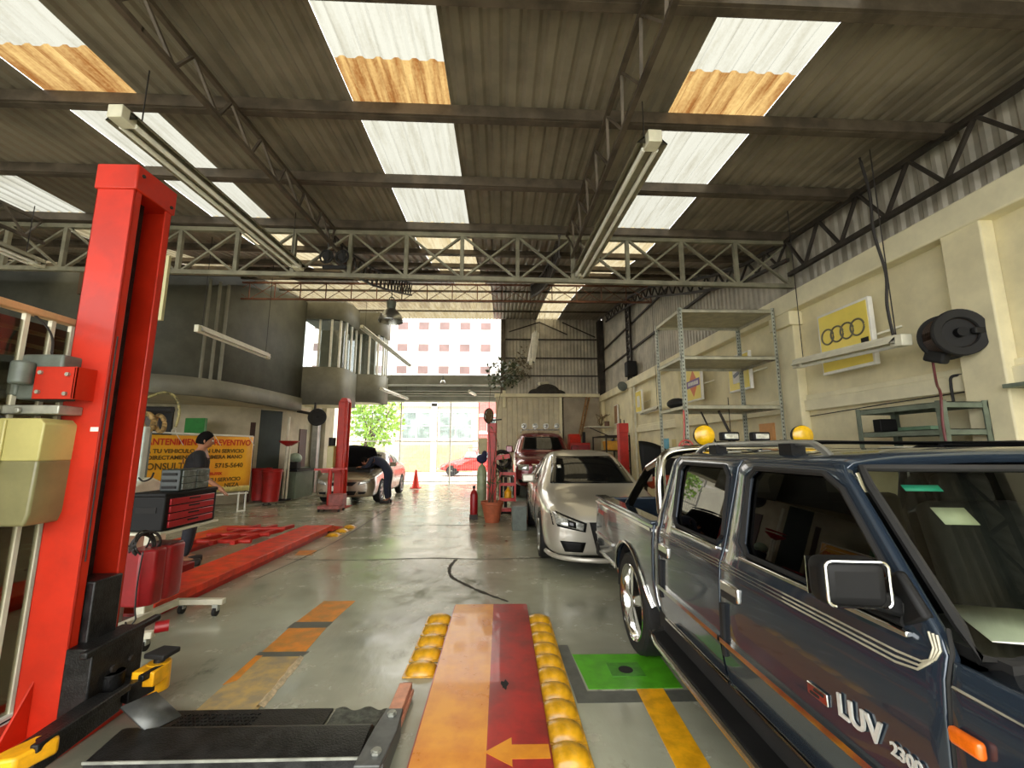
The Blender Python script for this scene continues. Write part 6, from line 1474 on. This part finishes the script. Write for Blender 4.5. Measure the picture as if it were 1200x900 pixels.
link('bonnet_panel', MB().grid(rows), m_blackpl, bh, solid=.03); link('support_stand', MB().bar((2.75,8.3,0),(2.8,8.35,1.2),.05,.05).bar((3.3,8.3,0),(3.2,8.35,1.2),.05,.05).bar((2.7,8.3,.84),(3.5,8.3,.84),.05,.05), m_steel_d, bh)
single('car_bumper', 'orange-red bumper piece lying below the black bonnet beside the pickup bed', 'bumper', MB().tube(smooth_pts([(2.62,7.5,.95),(2.72,7.25,1.0),(3.0,7.2,1.0),(3.35,7.35,.98),(3.5,7.6,.95)],5),.1,10), M('orange_red_plastic',(186,72,46),.4,var=.1))
single('bumper_trestle', 'dark trestle holding the orange-red bumper piece', 'trestle', MB().bar((2.7,7.45,0),(2.75,7.32,.86),.05,.05).bar((3.35,7.5,0),(3.3,7.38,.86),.05,.05).bar((2.65,7.3,.84),(3.4,7.3,.84),.05,.05), m_steel_d)
single('traffic_cone', 'orange-red traffic cone at the rear of the bronze saloon', 'cone', MB().box(-3.6,-3.22,17.42,17.8,0,.03).lathe([(.15,.03),(.035,.72),(.02,.72)], (-3.41,17.61,0), (0,0,1), 20), M('cone_orange',(240,60,40),.5,var=.05))
# greenery on the ledge above the cream door, tarp heap beside it
def leafy(name, label, cat, c, r, n, cols, size, seed, trunk=None, squash=1.0):
    rq = random.Random(seed); t = thing(name, label, cat, (c[0],c[1],0 if trunk else c[2]))
    mb = MB()
    for i in range(n):
        while True:
            p = V((rq.uniform(-1,1),rq.uniform(-1,1),rq.uniform(-1,1)))
            if .25 < p.length < 1: break
        p = V(c) + V((p.x*r, p.y*r, p.z*r*squash)); d = V((rq.uniform(-1,1),rq.uniform(-1,1),rq.uniform(-.8,.6))).normalized()
        e = d.orthogonal().normalized(); e.rotate(Matrix.Rotation(rq.uniform(0,6.28),3,d)); L = size*rq.uniform(.6,1.3)
        mb.add([p, p+d*L*.45+e*L*.28, p+d*L, p+d*L*.45-e*L*.28], [(0,1,2,3)])
    link('foliage', mb, cols, t, smooth=0)
    if trunk:
        tm = MB()
        for i in range(9):
            q = V(c)+V((rq.uniform(-.6,.6)*r,rq.uniform(-.6,.6)*r,rq.uniform(-.3,.6)*r)); tm.tube(smooth_pts([trunk, V(trunk).lerp(V(c),.5)+V((rq.uniform(-.2,.2),rq.uniform(-.2,.2),0)), q],4), [.09,.085,.08,.075,.06,.05,.04,.03,.02], 7)
        link('trunk', tm, M('twig_bark',(92,70,50)), t)
    return t
m_leafd = M('ivy_leaf', (74,84,58), .6, var=.3, scale=5); m_leafb = M('bright_tree_leaf', (150,190,70), .6, var=.25, scale=2)  # ivy in dull green, street tree in a brighter yellow-green
leafy('climbing_plant', 'trailing green plant on the ledge left of the upper corrugated wall', 'plant', (.1,15.45,4.25), .72, 260, m_leafd, .17, 5, None, .8)
leafy('dry_vine', 'grey dry tangled vine climbing the left of the upper corrugated wall', 'plant', (.8,15.85,4.7), .38, 160, M('dry_vine_leaf',(128,120,100),.8,var=.3,scale=8), .14, 6, None, 1.9)
single('tarpaulin_heap', 'dark heap of tarpaulin on the ledge above the cream ribbed door', 'tarpaulin', MB().sphere((1.75,16.05,3.625),.5,16,(1.0,.2,.75),True).sphere((1.35,16.05,3.625),.32,14,(1,.3,.6),True).sphere((2.15,16.05,3.625),.3,14,(1,.3,.5),True), M('dark_tarp',(52,48,42),.8,var=.2,scale=8))
# ------------------------------------------------------------------ gateway and street
gt = thing('mesh_gate', 'white metal grid gate closing the rear gateway', 'gate', (-3.5,19.6,0))
for x in (-6.9,-4.55,-2.3,-.05): link('gate_post', MB().box(x-.03,x+.03,19.55,19.61,0,3.75), m_white, gt)
for z in (.1,1.9,3.7): link('gate_rail', MB().box(-6.9,-.05,19.56,19.6,z-.025,z+.025), m_white, gt)
gm_ = MB()
for i in range(69): gm_.box(-6.88+i*.1-.004,-6.88+i*.1+.004,19.575,19.585,.1,3.7)
for i in range(24): gm_.box(-6.9,-.05,19.573,19.58,.25+i*.15-.003,.25+i*.15+.003)
link('grid_mesh', gm_, m_galv, gt, smooth=0)
leafy('street_tree', 'bright green tree outside the gateway left of the facade', 'tree', (-6.6,22.6,3.2), 1.5, 900, m_leafb, .3, 9, (-7.3,22.8,0), 1.0)
m_fac = M('facade_cream', (206,200,178), .7, var=.05, scale=1); m_facw = M('facade_trim', (220,214,202), .7, var=.05, scale=1); m_facg = M('facade_glass', (150,166,162), .2, var=.2, scale=1.5)
fb = thing('townhouse', 'cream two-storey house with framed windows across the street', 'building', (-7,30.5,0))
link('facade_wall', MB().box(-16,-1.6,30.3,34,-.1,5.4), m_fac, fb)
link('cornice', MB().box(-16,-1.6,30.1,30.3,4.55,4.75).box(-16,-1.6,30.05,30.3,5.2,5.4), m_facw, fb)
for x0, x1 in ((-10.2,-8.2),(-6.9,-5.0),(-4.3,-2.1)):
    w = link('window', MB().box(x0-.15,x1+.15,30.2,30.3,2.1,2.3).box(x0-.15,x0,30.2,30.3,2.3,4.1).box(x1,x1+.15,30.2,30.3,2.3,4.1).box(x0-.15,x1+.15,30.2,30.3,4.1,4.3), m_facw, fb); link('window_glass', MB().box(x0,x1,30.25,30.29,2.3,4.1), m_facg, w)
    link('mullion', MB().box((x0+x1)/2-.04,(x0+x1)/2+.04,30.2,30.26,2.3,4.1).box(x0,x1,30.2,30.26,3.15,3.22), m_facw, w)
    d = link('shutter_door', MB().box(x0-.1,x1+.1,30.22,30.3,.0,1.85), M('olive_shutter',(176,170,130),.6,var=.1,scale=2), fb)
for x in (-7.6,-4.7): link('pilaster', MB().box(x-.2,x+.2,30.1,30.3,0,5.2), m_facw, fb)
rb_ = thing('red_house', 'red painted house to the right across the street', 'building', (0,30.5,0))
link('house_wall', MB().box(-1.55,7,30.2,34,-.1,5.0), M('facade_red',(214,110,104),.7,var=.06,scale=1), rb_)
for z in (1.2,2.6,3.8): link('white_band', MB().box(-1.55,7,30.1,30.2,z,z+.22), m_facw, rb_)
for x in (-1.0,1.2): link('window', MB().box(x,x+1.2,30.14,30.2,2.85,3.7), m_facg, rb_)
wb_ = thing('apartment_block', 'white apartment block with rows of small square windows beyond the street', 'building', (-10,41,0))
link('block_wall', MB().box(-24,1.5,40,50,-.1,19), M('white_block_render',(214,212,206),.7,var=.03,scale=.5), wb_)
m_bw = M('block_window', (110,88,84), .6, var=.1, scale=1)
for r_ in range(4):
    for c_ in range(10):
        x = -17.35 + c_*1.98; z = 8.65 + r_*2.15
        if x > -.2: continue
        link('window', MB().box(x-.48,x+.48,39.96,40.02,z,z+.72), m_bw, wb_)
for c_ in range(10):
    x = -18.3 + c_*1.98; link('wall_joint', MB().box(x-.03,x+.03,39.97,40.01,5,19), M('joint_grey',(150,148,144),.7,var=.05), wb_)

rwy = thing('ramp_platform', 'grey steel ramp platform under the maroon car', 'ramp', (1.25, 13.6, 0))
for x0, x1 in ((.40,.86),(1.75,2.2)):
    r = link('runway', MB().box(x0,x1,11.0,15.9,.16,.235).box(x0+.05,x1-.05,11.2,15.8,0,.16), m_grey, rwy, bevel=.008)
    link('ramp_flap', MB().prism([(11.0,.16),(11.0,.23),(10.45,.03),(10.45,0)],'x',x0,x1), m_grey, r)
